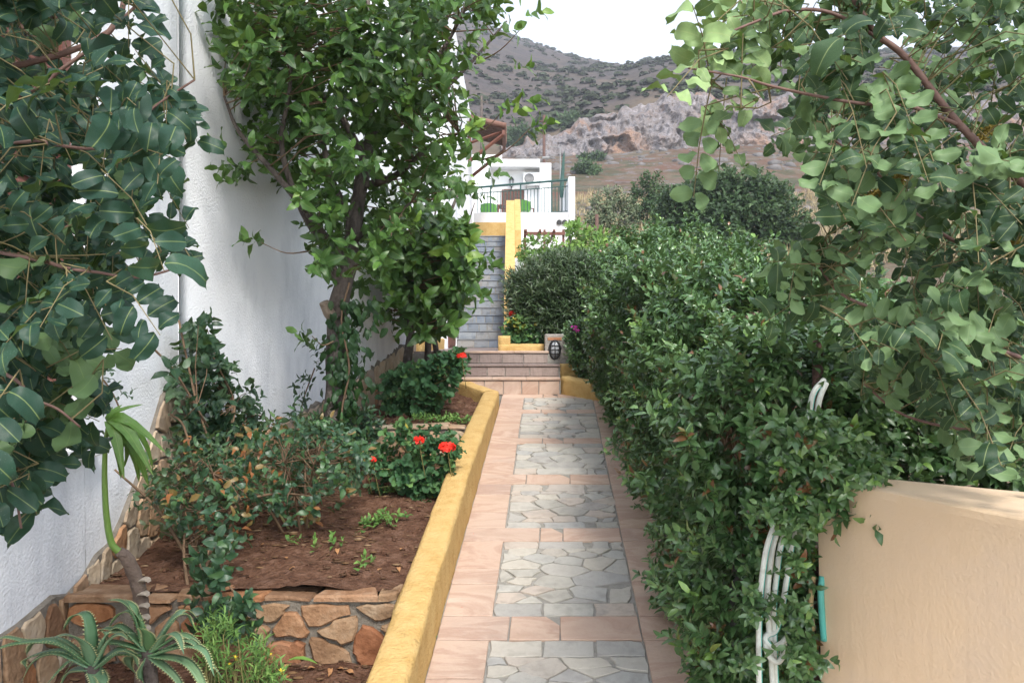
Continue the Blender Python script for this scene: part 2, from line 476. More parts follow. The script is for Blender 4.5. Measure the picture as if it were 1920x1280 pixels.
# ------------------------------------------------------------------ leaf shapes and foliage
def leaf_shape(kind='ovate', seg=5, across=2, fold=0.18, curl=0.15, wave=0.0, width=0.5, notch=0.0, seed=0):
    """unit-length leaf along +Y, face up +Z. returns V, triangles, luv"""
    r = np.random.default_rng(seed)
    prof = {'ovate': lambda t: math.sin(math.pi * min(1, t ** 0.8)) ** 0.78, 'obovate': lambda t: math.sin(math.pi * min(1, t ** 1.2)) ** 0.47,
            'lance': lambda t: math.sin(math.pi * t ** 0.8) ** 0.8, 'round': lambda t: max(0.02, math.sin(math.pi * (0.12 + 0.80 * t))) ** 0.5,
            'blade': lambda t: (1 - t) ** 0.7}[kind]
    V, uv, rows = [], [], []
    ph = r.uniform(0, 6.28)
    for i in range(seg + 1):
        t = (1 - math.cos(math.pi * i / seg)) / 2 if seg >= 4 else i / seg
        wd = width * 0.5 * prof(t)
        y = t
        z0 = curl * (t * (1 - t) * 1.2) - curl * 0.9 * t * t
        if (i == 0 and kind != 'round' and kind != 'blade') or (i == seg and notch == 0 and kind not in ('round',)):
            rows.append([len(V)])
            V.append((0, y, z0))
            uv.append((0, t, 0))
            continue
        row = []
        for k in range(-across, across + 1):
            s = k / across
            yy = y - (notch * (1 - abs(s)) if i == seg else 0) - (0.0 if i < seg or notch == 0 else 0)
            if i == seg and notch:
                wd2 = width * 0.24
            else:
                wd2 = wd
            z = z0 + fold * abs(s) * wd2 * 2 - fold * 0.8 * s * s * wd2 + wave * math.sin(9 * t + ph + (2 if k > 0 else 0)) * abs(s) * 0.12
            row.append(len(V))
            V.append((s * wd2, yy, z))
            uv.append((s * (wd2 / (width * 0.5) if width else 1), t, 0))
        rows.append(row)
    T = []
    for a, b in zip(rows[:-1], rows[1:]):
        if len(a) == 1 and len(b) == 1:
            continue
        if len(a) == 1:
            T += [(a[0], b[k + 1], b[k]) for k in range(len(b) - 1)]
        elif len(b) == 1:
            T += [(a[k], a[k + 1], b[0]) for k in range(len(a) - 1)]
        else:
            for k in range(len(a) - 1):
                T += [(a[k], a[k + 1], b[k + 1]), (a[k], b[k + 1], b[k])]
    return np.array(V, float), np.array(T, np.int32), np.array(uv, np.float32)


def add_luv(me, uv):
    a = me.attributes.new('luv', 'FLOAT_VECTOR', 'POINT')
    a.data.foreach_set('vector', np.asarray(uv, np.float32).ravel())


class Leaves:
    """a heap of leaves of one plant: the ones that show largest become parts, the rest one joined part"""

    def __init__(self, shapes):
        self.shapes = shapes
        self.P, self.R, self.s, self.t, self.k = [], [], [], [], []

    def add(self, P, D, N, s, t, k=None):
        P, D, N = (np.atleast_2d(np.asarray(a, float)) for a in (P, D, N))
        m = len(P)
        D = D / (np.linalg.norm(D, axis=1, keepdims=True) + 1e-9)
        N = N - D * np.sum(N * D, axis=1, keepdims=True)
        N = N / (np.linalg.norm(N, axis=1, keepdims=True) + 1e-9)
        X = np.cross(D, N)
        self.P.append(P)
        self.R.append(np.stack([X, D, N], axis=2))
        self.s.append(np.broadcast_to(s, (m,)))
        self.t.append(np.broadcast_to(t, (m,)))
        self.k.append(rng.integers(0, len(self.shapes), m) if k is None else np.broadcast_to(k, (m,)))

    def build(self, parent, m, nparts=300, name='leaf', rest='foliage', mesh_tints=5, min_px=9.0):
        P, R = np.concatenate(self.P), np.concatenate(self.R)
        s, t, k = np.concatenate(self.s), np.clip(np.concatenate(self.t), 0, 1), np.concatenate(self.k)
        mid = P + R[:, :, 1] * (s * 0.5)[:, None]
        y = np.maximum(mid[:, 1], 0.05)
        u, v = 960 + F * mid[:, 0] / y, 640 - F * (mid[:, 2] - EYE) / y
        size = F * s / y
        inn = (u > 4) & (u < 1916) & (v > 4) & (v < 1276) & (mid[:, 1] > 0.3)
        order = np.argsort(y)
        cell = max(6.0, np.median(size[inn]) * 0.5) if inn.any() else 10.0
        seen, score = set(), np.zeros(len(P))
        view = np.stack([mid[:, 0], mid[:, 1], mid[:, 2] - EYE], 1)
        view /= np.linalg.norm(view, axis=1, keepdims=True)
        facing = np.abs(np.sum(view * R[:, :, 2], axis=1))
        for i in order:
            if not inn[i] or size[i] < min_px:
                continue
            c = (int(u[i] / cell), int(v[i] / cell))
            if c in seen:
                continue
            if facing[i] > 0.25:
                seen.add(c)
                score[i] = size[i] * facing[i]
        pick = [i for i in np.argsort(-score)[:nparts] if score[i] > 0]
        cache = {}
        pw = wl(parent)
        for i in pick:
            q = int(min(mesh_tints - 1, t[i] * mesh_tints))
            key = (int(k[i]), q)
            if key not in cache:
                V, T, uv = self.shapes[k[i]]
                me = bpy.data.meshes.new(name)
                me.from_pydata(V.tolist(), [], T.tolist())
                me.polygons.foreach_set('use_smooth', np.ones(len(T), dtype=bool))
                a = me.attributes.new('tint', 'FLOAT', 'POINT')
                a.data.foreach_set('value', np.full(len(V), (q + 0.5) / mesh_tints, np.float32))
                add_luv(me, uv)
                me.materials.append(m)
                me.update()
                cache[key] = me
            o = bpy.data.objects.new(name, cache[key])
            C.objects.link(o)
            o.parent = parent
            M4 = Matrix([list(R[i][0] * s[i]) + [P[i][0] - pw[0]], list(R[i][1] * s[i]) + [P[i][1] - pw[1]], list(R[i][2] * s[i]) + [P[i][2] - pw[2]], [0, 0, 0, 1]])
            o.matrix_basis = M4
        keep = np.ones(len(P), bool)
        keep[pick] = False
        VV, TT, TI, UU = [], [], [], []
        base = 0
        for j, (V, T, uv) in enumerate(self.shapes):
            sel = np.where(keep & (k == j))[0]
            if not len(sel):
                continue
            W = np.einsum('mij,nj->mni', R[sel], V) * s[sel][:, None, None] + P[sel][:, None, :]
            n = len(V)
            VV.append(W.reshape(-1, 3))
            TT.append((T[None] + (np.arange(len(sel)) * n)[:, None, None]).reshape(-1, 3) + base)
            TI.append(np.repeat(t[sel], n))
            UU.append(np.tile(uv, (len(sel), 1)))
            base += len(sel) * n
        if base:
            o = mk(rest, np.concatenate(VV), np.concatenate(TT).astype(np.int32), m, parent, True, tint=np.concatenate(TI))
            add_luv(o.data, np.concatenate(UU))
            o['kind'] = 'stuff'
            return o


def unit(a):
    return a / (np.linalg.norm(a, axis=-1, keepdims=True) + 1e-9)


def sprigs(L, P, D, n, length, leaf, tint, lo=0.45, hi=1.35, jit=0.25, flat=0.0, updrift=0.0):
    """whorls of n leaves along twigs that start at P and run along D"""
    P, D = np.atleast_2d(P), unit(np.atleast_2d(D))
    m = len(P)
    ref = np.where(np.abs(D[:, 2:3]) < 0.9, np.array([[0, 0, 1.]]), np.array([[1., 0, 0]]))
    a = unit(np.cross(D, ref))
    b = np.cross(D, a)
    ph = rng.uniform(0, 6.28, m)
    tint = np.broadcast_to(tint, (m,))
    length = np.broadcast_to(length, (m,))
    leaf = np.broadcast_to(leaf, (m,))
    for k in range(n):
        f = (k + 0.6) / n
        ang = ph + k * 2.4 + rng.normal(0, 0.3, m)
        el = hi + (lo - hi) * f + rng.normal(0, 0.15, m)
        rad = np.cos(ang)[:, None] * a + np.sin(ang)[:, None] * b * (1 - flat)
        d = np.cos(el)[:, None] * D + np.sin(el)[:, None] * rad
        nn = np.sin(el)[:, None] * D - np.cos(el)[:, None] * rad + rng.normal(0, jit, (m, 3)) + np.array([0, 0, 0.35])
        d = d + rng.normal(0, jit * 0.6, (m, 3)) + np.array([0, 0, updrift])
        L.add(P + D * (length * f)[:, None], d, nn, leaf * rng.uniform(0.65, 1.15, m) * (1.05 - 0.25 * f), np.clip(tint + 0.22 * (f - 0.5) + rng.normal(0, 0.1, m), 0, 1))


def in_poly(poly, n, pad=0):
    q = np.array(poly, float)
    lo, hi = q.min(0), q.max(0)
    out = []
    x1, y1 = q[:, 0], q[:, 1]
    x2, y2 = np.roll(x1, -1), np.roll(y1, -1)
    while len(out) < n:
        p = rng.uniform(lo, hi, (max(64, n), 2))
        c = ((y1[None] > p[:, 1:2]) != (y2[None] > p[:, 1:2])) & (p[:, 0:1] < (x2 - x1)[None] * (p[:, 1:2] - y1[None]) / ((y2 - y1)[None] + 1e-9) + x1[None])
        out += list(p[c.sum(1) % 2 == 1])
    return np.array(out[:n])


def twigs_to(parent, starts, skeleton, m, r0=0.004, r1=0.002, sag=0.0, name='twigs', every=1):
    """thin twigs from the nearest skeleton point to each start, one joined part"""
    mb = MB()
    sk = np.asarray(skeleton)
    for p in starts[::every]:
        d = np.linalg.norm(sk - p, axis=1) + 0.4 * np.maximum(0, sk[:, 2] - p[2])
        q = sk[np.argmin(d)]
        mid = (p + q) / 2 + rng.normal(0, 0.06, 3) * np.linalg.norm(p - q) + np.array([0, 0, sag])
        mb.tube([q, mid, p], [r0, (r0 + r1) / 2, r1], 4, cap=False)
    o = mb.build(name, m, parent, True)
    o['kind'] = 'stuff'
    return o


SH_SMALL = [leaf_shape('ovate', 4, 1, 0.22, c_, width=w_, seed=i) for i, (w_, c_) in enumerate(((0.42, 0.25), (0.48, 0.1), (0.52, 0.4)))]
SH_FAR = [leaf_shape('ovate', 3, 1, 0.22, 0.25, width=w_, seed=i) for i, w_ in enumerate((0.46, 0.54))]
SH_DIAM = [leaf_shape('ovate', 2, 1, 0.25, 0.2, width=w_, seed=i) for i, w_ in enumerate((0.45, 0.6))]
SH_MED = [leaf_shape('ovate', 5, 1, 0.16, c_, wave=0.5, width=w_, seed=i) for i, (w_, c_) in enumerate(((0.50, 0.3), (0.60, 0.1), (0.56, 0.5), (0.47, 0.2)))]
SH_CAROB = [leaf_shape('obovate', 8, 2, f_, c_, wave=wv, width=w_, notch=nt_, seed=i) for i, (w_, f_, c_, wv, nt_) in enumerate(
    ((0.66, 0.15, 0.2, 0.6, 0.0), (0.72, 0.25, 0.35, 1.0, 0.05), (0.60, 0.35, 0.1, 0.8, 0.0), (0.78, 0.1, 0.5, 0.7, 0.06), (0.68, -0.15, 0.3, 0.9, 0.03)))]
SH_LANCE = [leaf_shape('lance', 3, 1, 0.2, c_, width=0.17, seed=i) for i, c_ in enumerate((0.2, 0.45))]
SH_ROUND = [leaf_shape('round', 4, 2, 0.3, 0.15, wave=1.4, width=1.0, notch=0.02, seed=i) for i in range(3)]
SH_BLADE = [leaf_shape('blade', 3, 1, 0.1, c_, width=0.05, seed=i) for i, c_ in enumerate((0.3, 0.9))]


# ------------------------------------------------------------------ stones from cells
def clip(poly, p, n):
    out = []
    for i in range(len(poly)):
        a, b = poly[i], poly[(i + 1) % len(poly)]
        da, db = (a[0] - p[0]) * n[0] + (a[1] - p[1]) * n[1], (b[0] - p[0]) * n[0] + (b[1] - p[1]) * n[1]
        if da <= 0:
            out.append(a)
        if (da < 0 < db) or (db < 0 < da):
            t = da / (da - db)
            out.append((a[0] + t * (b[0] - a[0]), a[1] + t * (b[1] - a[1])))
    return out


def inset(poly, g):
    out = list(poly)
    n = len(poly)
    ar = sum(poly[i][0] * poly[(i + 1) % n][1] - poly[(i + 1) % n][0] * poly[i][1] for i in range(n))
    sg = 1 if ar > 0 else -1
    for i in range(n):
        a, b = poly[i], poly[(i + 1) % n]
        d = (b[0] - a[0], b[1] - a[1])
        ln = math.hypot(*d)
        if ln < 1e-6:
            continue
        nx, ny = sg * d[1] / ln, -sg * d[0] / ln
        out = clip(out, (a[0] - nx * g, a[1] - ny * g), (nx, ny))
        if len(out) < 3:
            return []
    return out


def cells(dom, sites, ax=1.0):
    """voronoi cells of the sites in a convex domain; ax stretches the first axis"""
    res = []
    for i, s in enumerate(sites):
        poly = list(dom)
        for j, t in enumerate(sites):
            if i == j:
                continue
            n = ((t[0] - s[0]) / ax ** 2, (t[1] - s[1]))
            poly = clip(poly, ((s[0] + t[0]) / 2, (s[1] + t[1]) / 2), n)
            if len(poly) < 3:
                break
        if len(poly) >= 3:
            res.append((s, poly))
    return res


def area(poly):
    return abs(sum(poly[i][0] * poly[(i + 1) % len(poly)][1] - poly[(i + 1) % len(poly)][0] * poly[i][1] for i in range(len(poly)))) / 2


def stone(name, poly, O, ax, ay, an, h, bev, m, parent, rough=0.004, tilt=0.0, dome=0.0, rnd_=False):
    """a stone slab with an uneven outline from a 2-d outline in the frame (O, ax, ay, an)"""
    P = []
    if rnd_:
        q_ = []
        for i in range(len(poly)):
            a, b = np.array(poly[i]), np.array(poly[(i + 1) % len(poly)])
            f_ = rng.uniform(0.10, 0.3)
            q_ += [a * (1 - f_) + b * f_, a * f_ + b * (1 - f_)]
        poly = q_
    for i in range(len(poly)):
        a, b = np.array(poly[i]), np.array(poly[(i + 1) % len(poly)])
        P.append(a + rng.normal(0, rough * 0.5, 2))
        if np.linalg.norm(b - a) > 0.06:
            P.append((a + b) / 2 + rng.normal(0, rough, 2))
    ar = sum(P[i][0] * P[(i + 1) % len(P)][1] - P[(i + 1) % len(P)][0] * P[i][1] for i in range(len(P)))
    if ar < 0:
        P = P[::-1]
    c = np.mean(P, axis=0)
    n = len(P)
    tl = rng.normal(0, tilt, 2)
    V = []
    for z, sh in ((0, 0), (h - bev, 0), (h, bev)):
        for p in P:
            d = c - p
            q = p + d / (np.linalg.norm(d) + 1e-9) * min(sh, 0.4 * np.linalg.norm(d))
            zz = z + (tl @ (q - c) if z > 0 else 0)
            V.append(O + ax * q[0] + ay * q[1] + an * zz)
    Fc = []
    for r in range(2):
        for k in range(n):
            Fc.append((r * n + k, r * n + (k + 1) % n, r * n + n + (k + 1) % n, r * n + n + k))
    if dome:
        V.append(O + ax * c[0] + ay * c[1] + an * (h + dome))
        Fc += [(2 * n + k, 2 * n + (k + 1) % n, 3 * n) for k in range(n)]
    else:
        Fc.append(tuple(2 * n + k for k in range(n)))
    if np.dot(np.cross(ax, ay), an) < 0:
        Fc = [f[::-1] for f in Fc]
    return mk(name, V, Fc, m, parent, dome > 0, loc=O + ax * c[0] + ay * c[1])


# ================================================================== terrain
def sstep(a, b, x):
    t = np.clip((np.asarray(x, float) - a) / (b - a), 0, 1)
    return t * t * (3 - 2 * t)


U_TOP = ([700, 977, 1058, 1115, 1169, 1202, 1236, 1290, 1400, 1700, 2200], [276, 272, 249, 222, 208, 191, 184, 183, 186, 178, 178])
U_BOT = ([700, 967, 1068, 1202, 1370, 1900], [293, 291, 291, 285, 276, 270])
U_RDG = ([500, 700, 880, 940, 1000, 1068, 1135, 1185, 1236, 1370, 1600, 1767, 1900, 2200], [-150, -40, 30, 58, 80, 104, 123, 129, 124, 114, 116, 112, 96, 60])


def hz(v, y):
    return EYE + (640 - v) / F * y


def ground_h(x, y):
    x, y = np.asarray(x, float), np.asarray(y, float)
    near = 0.173 * np.minimum(y, 9.0) - 0.14 + 0.02 * fbm(x * 1.3, y * 1.3, 3, 5)
    near = near + np.where(y > 9, 0.173 * (y - 9) * sstep(1.2, 2.6, x), 0)
    yc = np.maximum(y, 24.0)
    t = np.clip(960 + F * x / yc, 500, 2200)
    vt, vb, vr = np.interp(t, *U_TOP), np.interp(t, *U_BOT), np.interp(t, *U_RDG)
    yr = 620 + 620 * sstep(1120, 1330, t)
    z = np.where(y < 60, hz(445, 40) + (hz(398, 60) - hz(445, 40)) * (y - 40) / 20,
        np.where(y < 90, hz(398, 60) + (hz(338, 90) - hz(398, 60)) * (y - 60) / 30,
        np.where(y < 130, hz(338, 90) + (hz(vb, 130) - hz(338, 90)) * (y - 90) / 40,
        np.where(y < 151, hz(vb, 130) + (hz(vt, 151) - hz(vb, 130)) * np.clip((y - 137) / 14, 0, 1),
        np.where(y < yr, hz(vt, 151) + (hz(vr, yr) - hz(vt, 151)) * ((y - 151) / (yr - 151)) ** 0.93,
                 hz(vr, yr) - 0.25 * (y - yr))))))
    amp = np.where(y > 20, 0.012 * np.minimum(y, 420), 0)
    z = z + amp * (fbm(x / 17 + 3, y / 17, 4, 9) + 0.6 * fbm(x / 4, y / 4, 3, 19) * (y < 160)) * np.clip((yr - y) / 200 + 0.25, 0.1, 1)
    return np.where(y < 24, near, np.where(y < 40, near + (z - near) * sstep(24, 40, y), z))


GROUND = mat('hillside_ground', [(0.065, 0.052, 0.040), (0.135, 0.105, 0.075), (0.095, 0.08, 0.068)], scale=0.22, detail=9, rough=0.97, bump=0.6, bscale=1.2, bdist=0.4, spec=0.05)
# scrub, red earth and grey scree by region, all from noise and the height of the slope
m, n, l = GROUND, GROUND.node_tree.nodes, GROUND.node_tree.links
p = n['Principled BSDF']
src = p.inputs['Base Color'].links[0].from_socket
tc = n.new('ShaderNodeTexCoord')
sep = n.new('ShaderNodeSeparateXYZ')
l.new(tc.outputs['Object'], sep.inputs[0])


def layer(src, colr, sc, lo, hi, y0=None, y1=None, f=1.0, det=8):
    t = n.new('ShaderNodeTexNoise')
    t.inputs['Scale'].default_value = sc
    t.inputs['Detail'].default_value = det
    t.inputs['Roughness'].default_value = 0.68
    l.new(tc.outputs['Object'], t.inputs['Vector'])
    r = ramp(n, [(0, 0, 0), (f, f, f)], (lo, hi))
    l.new(t.outputs[0], r.inputs[0])
    fac = r.outputs[0]
    if y0 is not None:
        mr = n.new('ShaderNodeMapRange')
        mr.inputs[1].default_value, mr.inputs[2].default_value = y0
        l.new(sep.outputs[1], mr.inputs[0])
        mu = n.new('ShaderNodeMath')
        mu.operation = 'MULTIPLY'
        l.new(fac, mu.inputs[0])
        l.new(mr.outputs[0], mu.inputs[1])
        fac = mu.outputs[0]
    if y1 is not None:
        mr = n.new('ShaderNodeMapRange')
        mr.inputs[1].default_value, mr.inputs[2].default_value = y1[1], y1[0]
        l.new(sep.outputs[1], mr.inputs[0])
        mu = n.new('ShaderNodeMath')
        mu.operation = 'MULTIPLY'
        l.new(fac, mu.inputs[0])
        l.new(mr.outputs[0], mu.inputs[1])
        fac = mu.outputs[0]
    mx = n.new('ShaderNodeMix')
    mx.data_type = 'RGBA'
    l.new(fac, mx.inputs['Factor'])
    l.new(src, mx.inputs['A'])
    mx.inputs['B'].default_value = (*colr, 1)
    return mx.outputs['Result']


src = layer(src, (0.12, 0.062, 0.045), 0.13, 0.44, 0.56, (66, 74), (128, 136), 0.75)      # red earth below the quarry
src = layer(src, (0.16, 0.155, 0.16), 0.42, 0.54, 0.62, (60, 72), (134, 150), 0.85)         # scree
src = layer(src, (0.055, 0.065, 0.038), 0.22, 0.48, 0.58, (20, 26), (110, 136), 0.75)        # low green growth
src = layer(src, (0.075, 0.064, 0.070), 0.05, 0.30, 0.6, (150, 170), None, 0.9)             # mountain scree and garrigue
src = layer(src, (0.052, 0.052, 0.045), 0.13, 0.50, 0.62, (150, 170), None, 0.8)
src = layer(src, (0.12, 0.11, 0.114), 0.13, 0.60, 0.68, (150, 190), None, 0.7)
src = layer(src, (0.030, 0.034, 0.030), 0.75, 0.54, 0.62, (150, 170), None, 0.8)
src = layer(src, (0.13, 0.105, 0.10), 0.9, 0.58, 0.66, (150, 170), None, 0.6)
l.new(src, p.inputs['Base Color'])

ys = np.concatenate([np.linspace(-25, 0, 8)[:-1], np.linspace(0, 24, 40)[:-1], np.linspace(24, 60, 60)[:-1], np.linspace(60, 130, 90)[:-1],
                     np.linspace(130, 160, 24)[:-1], 160 * (1500 / 160) ** np.linspace(0, 1, 130)])
ss = np.linspace(-1.0, 1.0, 241)
Y, Sx = np.meshgrid(ys, ss, indexing='ij')
X = Sx * (0.85 * np.maximum(Y, 0) + 22)
Z = ground_h(X, Y)
# the ground drops out of the way under the garden, its path and its houses
ny, nx = Y.shape
idx = np.arange(ny * nx).reshape(ny, nx)
Q = np.stack([idx[:-1, :-1], idx[:-1, 1:], idx[1:, 1:], idx[1:, :-1]], -1).reshape(-1, 4)
left = (X < 0.9) & (Y < 24)
Z = np.where(left, Z - 0.35, Z)
g = mk('ground', np.stack([X, Y, Z], -1), Q, GROUND, None, True)
tag(g, kind='structure')

# quarry face: a crag of broken limestone
ROCK = mat('quarry_rock', [(0.08, 0.078, 0.083), (0.25, 0.23, 0.235), (0.18, 0.155, 0.145), (0.34, 0.31, 0.315)], scale=0.55, detail=12, rough=0.95, bump=1.0, bscale=1.4, bdist=1.0,
           pos=[0.30, 0.45, 0.55, 0.68], dirt=(0.28, 0.18, 0.13), dscale=0.13, dpos=(0.50, 0.64), stretch=(1, 1, 0.55), spec=0.1)
us = np.linspace(940, 2050, 520)
ts = np.linspace(0, 1, 64)
U, Tt = np.meshgrid(us, ts, indexing='ij')
vb, vt = np.interp(U, *U_BOT), np.interp(U, *U_TOP)
yy = 133 + 15 * Tt ** 1.2
zz0 = hz(vb, 133) - 1.5
zz1 = hz(vt, 148) + 0.3 + 3.4 * fbm(U / 26, U * 0, 4, 3)
ZZ = zz0 + (zz1 - zz0) * Tt
XX = (U - 960) / F * yy
rid = 1 - 2 * np.abs(fbm(XX / 9, ZZ / 16, 4, 31))
ed = np.sin(np.pi * np.clip(Tt, 0.0, 1)) ** 0.5
yy = yy - ed * (4.5 * (rid - 0.6) + 3.5 * fbm(XX / 3.2, ZZ / 4.0, 4, 41) + 1.1 * np.sign(fbm(XX / 6, ZZ / 3, 2, 77)) + 1.6 * (1 - 4 * np.abs(fbm(XX / 2.0, ZZ / 3.2, 3, 88))) + 2.6 * fbm(XX / 0.8, ZZ / 1.1, 3, 99))
ZZ = ZZ + ed * 1.6 * fbm(XX / 2.2, ZZ / 2.2, 3, 51)
a_, b_ = U.shape
idx = np.arange(a_ * b_).reshape(a_, b_)
Q = np.stack([idx[:-1, :-1], idx[1:, :-1], idx[1:, 1:], idx[:-1, 1:]], -1).reshape(-1, 4)
tag(mk('rock_face', np.stack([XX, yy, ZZ], -1), Q, ROCK, None, False), kind='structure')


def blob_template(seed, sub=1, rough=0.35):
    r = np.random.default_rng(seed)
    import bmesh
    bm = bmesh.new()
    bmesh.ops.create_icosphere(bm, subdivisions=sub, radius=1)
    V = np.array([v_.co[:] for v_ in bm.verts])
    T = np.array([[q.index for q in f.verts] for f in bm.faces], np.int32)
    bm.free()
    V *= (1 + r.normal(0, rough, len(V)) * 0.6)[:, None]
    return V, T


def scatter_mesh(name, templ, P, sc, m, tint=None):
    VV, TT, TI, base = [], [], [], 0
    k = rng.integers(0, len(templ), len(P))
    for j, (V, T) in enumerate(templ):
        s_ = np.where(k == j)[0]
        if not len(s_):
            continue
        ang = rng.uniform(0, 6.28, len(s_))
        c, s = np.cos(ang), np.sin(ang)
        W = np.stack([V[None, :, 0] * c[:, None] - V[None, :, 1] * s[:, None], V[None, :, 0] * s[:, None] + V[None, :, 1] * c[:, None], np.broadcast_to(V[None, :, 2], (len(s_), len(V)))], -1)
        W = W * sc[s_][:, None, :] + P[s_][:, None, :]
        VV.append(W.reshape(-1, 3))
        TT.append((T[None] + (np.arange(len(s_)) * len(V))[:, None, None]).reshape(-1, 3) + base)
        if tint is not None:
            TI.append(np.repeat(tint[s_], len(V)))
        base += len(s_) * len(V)
    o = mk(name, np.concatenate(VV), np.concatenate(TT).astype(np.int32), m, None, False, tint=np.concatenate(TI) if tint is not None else None)
    return tag(o, kind='stuff')


def on_ground(u, y):
    x = (u - 960) / F * y
    return np.stack([x, y, ground_h(x, y)], -1)


# low scrub dotted over the mountain, boulders below the quarry
NS = 6500
u = rng.uniform(840, 2000, NS)
y = 152 + (900 - 152) * rng.uniform(0, 1, NS) ** 1.25
P = on_ground(u, y)
dens = fbm(P[:, 0] / 40, P[:, 1] / 40, 3, 7)
kp = dens > rng.uniform(-0.28, 0.34, NS)
P = P[kp]
r_ = rng.uniform(0.5, 1.0, len(P)) ** 5 * 1.9 + 0.28 + P[:, 1] / 1100
clump = leaf_shape('ovate', 2, 1, 0.2, 0.1, width=0.8)


def bush_template(seed, nl=26):
    r = np.random.default_rng(seed)
    V, T = [], []
    for i in range(nl):
        d = r.normal(0, 1, 3)
        d[2] = abs(d[2])
        d /= np.linalg.norm(d)
        c_ = d * r.uniform(0.5, 1.0)
        a = np.cross(d, r.normal(0, 1, 3))
        a /= np.linalg.norm(a)
        b = np.cross(d, a) + d * 0.4
        b0 = len(V)
        V += [c_ - a * 0.38, c_ + b * 0.38, c_ + a * 0.38, c_ - b * 0.34]
        T += [(b0, b0 + 1, b0 + 2), (b0, b0 + 2, b0 + 3)]
    return np.array(V), np.array(T, np.int32)


BT = [bush_template(i, 34) for i in range(5)]
MSCRUB = leaf_mat('mountain_scrub', [(0.034, 0.040, 0.032), (0.052, 0.056, 0.042), (0.075, 0.072, 0.058)], (0.05, 0.065, 0.035), rough=0.8, spec=0.1, trans=0, veinf=0)
scatter_mesh('scrub', BT, P + np.array([0, 0, 0.1]), np.stack([r_, r_, r_ * 0.6], -1), MSCRUB, rng.uniform(0, 1, len(P)))
RT = [blob_template(i, 1, 0.28) for i in range(6)]
u = rng.uniform(960, 1900, 1200)
y = 84 + 52 * rng.uniform(0, 1, 1200) ** 0.6
P = on_ground(u, y)
kp = fbm(P[:, 0] / 12, P[:, 1] / 12, 3, 77) > rng.uniform(-0.35, 0.25, 1200)
P = P[kp]
r_ = 0.12 + 0.7 * rng.uniform(0, 1, len(P)) ** 5
scatter_mesh('rubble', RT, P, np.stack([r_ * 1.3, r_, r_ * 0.8], -1), ROCKG)
u = np.concatenate([rng.uniform(1060, 1230, 120), rng.uniform(1500, 1900, 60)])
y = rng.uniform(36, 68, 180)
P = on_ground(u, y)
r_ = 0.12 + 0.30 * rng.uniform(0, 1, 180) ** 3
scatter_mesh('boulder_scree', RT, P, np.stack([r_ * 1.3, r_, r_ * 0.8], -1), ROCKG)

# dry grass on the slope behind the hedge
n_ = 4200
u, y = rng.uniform(1060, 1910, n_), rng.uniform(27, 75, n_)
P = on_ground(u, y)
kp = fbm(P[:, 0] / 7, P[:, 1] / 7, 3, 13) > rng.uniform(-0.3, 0.2, n_)
P = P[kp]
gt = []
for i in range(4):
    V, T, b0 = [], [], 0
    for k in range(9):
        a = rng.uniform(0, 6.28)
        d = np.array([math.cos(a), math.sin(a), 0])
        s_ = np.array([-math.sin(a), math.cos(a), 0])
        o_ = d * rng.uniform(0, 0.4)
        h_ = rng.uniform(0.6, 1.1)
        V += [o_ - s_ * 0.05, o_ + s_ * 0.05, o_ + d * rng.uniform(0.1, 0.5) + np.array([0, 0, h_])]
        T.append((b0, b0 + 1, b0 + 2))
        b0 += 3
    gt.append((np.array(V), np.array(T, np.int32)))
r_ = rng.uniform(0.35, 0.75, len(P))
scatter_mesh('dry_grass', gt, P, np.stack([r_, r_, r_], -1), LDRY, rng.uniform(0, 1, len(P)))

# the air: far slopes fade
HAZE = bpy.data.materials.new('haze_air')
HAZE.use_nodes = True
HAZE.node_tree.nodes.clear()
hv = HAZE.node_tree.nodes.new('ShaderNodeVolumePrincipled')
hv.inputs['Color'].default_value = (0.80, 0.85, 0.95, 1)
hv.inputs['Density'].default_value = 0.00058
ho = HAZE.node_tree.nodes.new('ShaderNodeOutputMaterial')
HAZE.node_tree.links.new(hv.outputs[0], ho.inputs['Volume'])
xm = float(np.abs(X).max()) + 20
tag(MB().box((-xm, -40.0, float(Z.min()) - 1.0), (xm, 1520.0, float(Z.max()) + 12.0)).build('haze', HAZE), kind='stuff')

# ================================================================== path
path = tag(mk('path', [(-0.62, 0.3, pathz(0.3) - 0.012), (0.70, 0.3, pathz(0.3) - 0.012), (1.195, 9.02, pathz(9.02) - 0.012), (-0.10, 9.02, pathz(9.02) - 0.012),
                       (-0.62, 0.3, pathz(0.3) - 0.3), (0.70, 0.3, pathz(0.3) - 0.3), (1.195, 9.02, pathz(9.02) - 0.3), (-0.10, 9.02, pathz(9.02) - 0.3)],
              [(0, 1, 2, 3), (4, 7, 6, 5), (0, 4, 5, 1), (1, 5, 6, 2), (2, 6, 7, 3), (3, 7, 4, 0)], GROUT), kind='structure')
PN = np.array([0, -0.173, 1.0])
PN /= np.linalg.norm(PN)
PY = np.array([0.0, 1.0, 0.173])      # one unit = one metre of Y
PX = np.array([1.0, 0, 0])
PO = np.array([0, 0, -0.012])


def xl(y):
    return -0.585 + 0.053 * y


def xr(y):
    return 0.69 + 0.055 * y


def pl(y):
    return -0.305 + 0.05 * y


def pr(y):
    return 0.4475 + 0.05 * y


def tile(poly, m=PINK, name='tile', g=0.004, h=0.012, rough=0.0012, tilt=0.002):
    q = inset(poly, g)
    if len(q) >= 3:
        return stone(name, q, PO, PX, PY, PN, h, 0.003, m, path, rough, tilt)


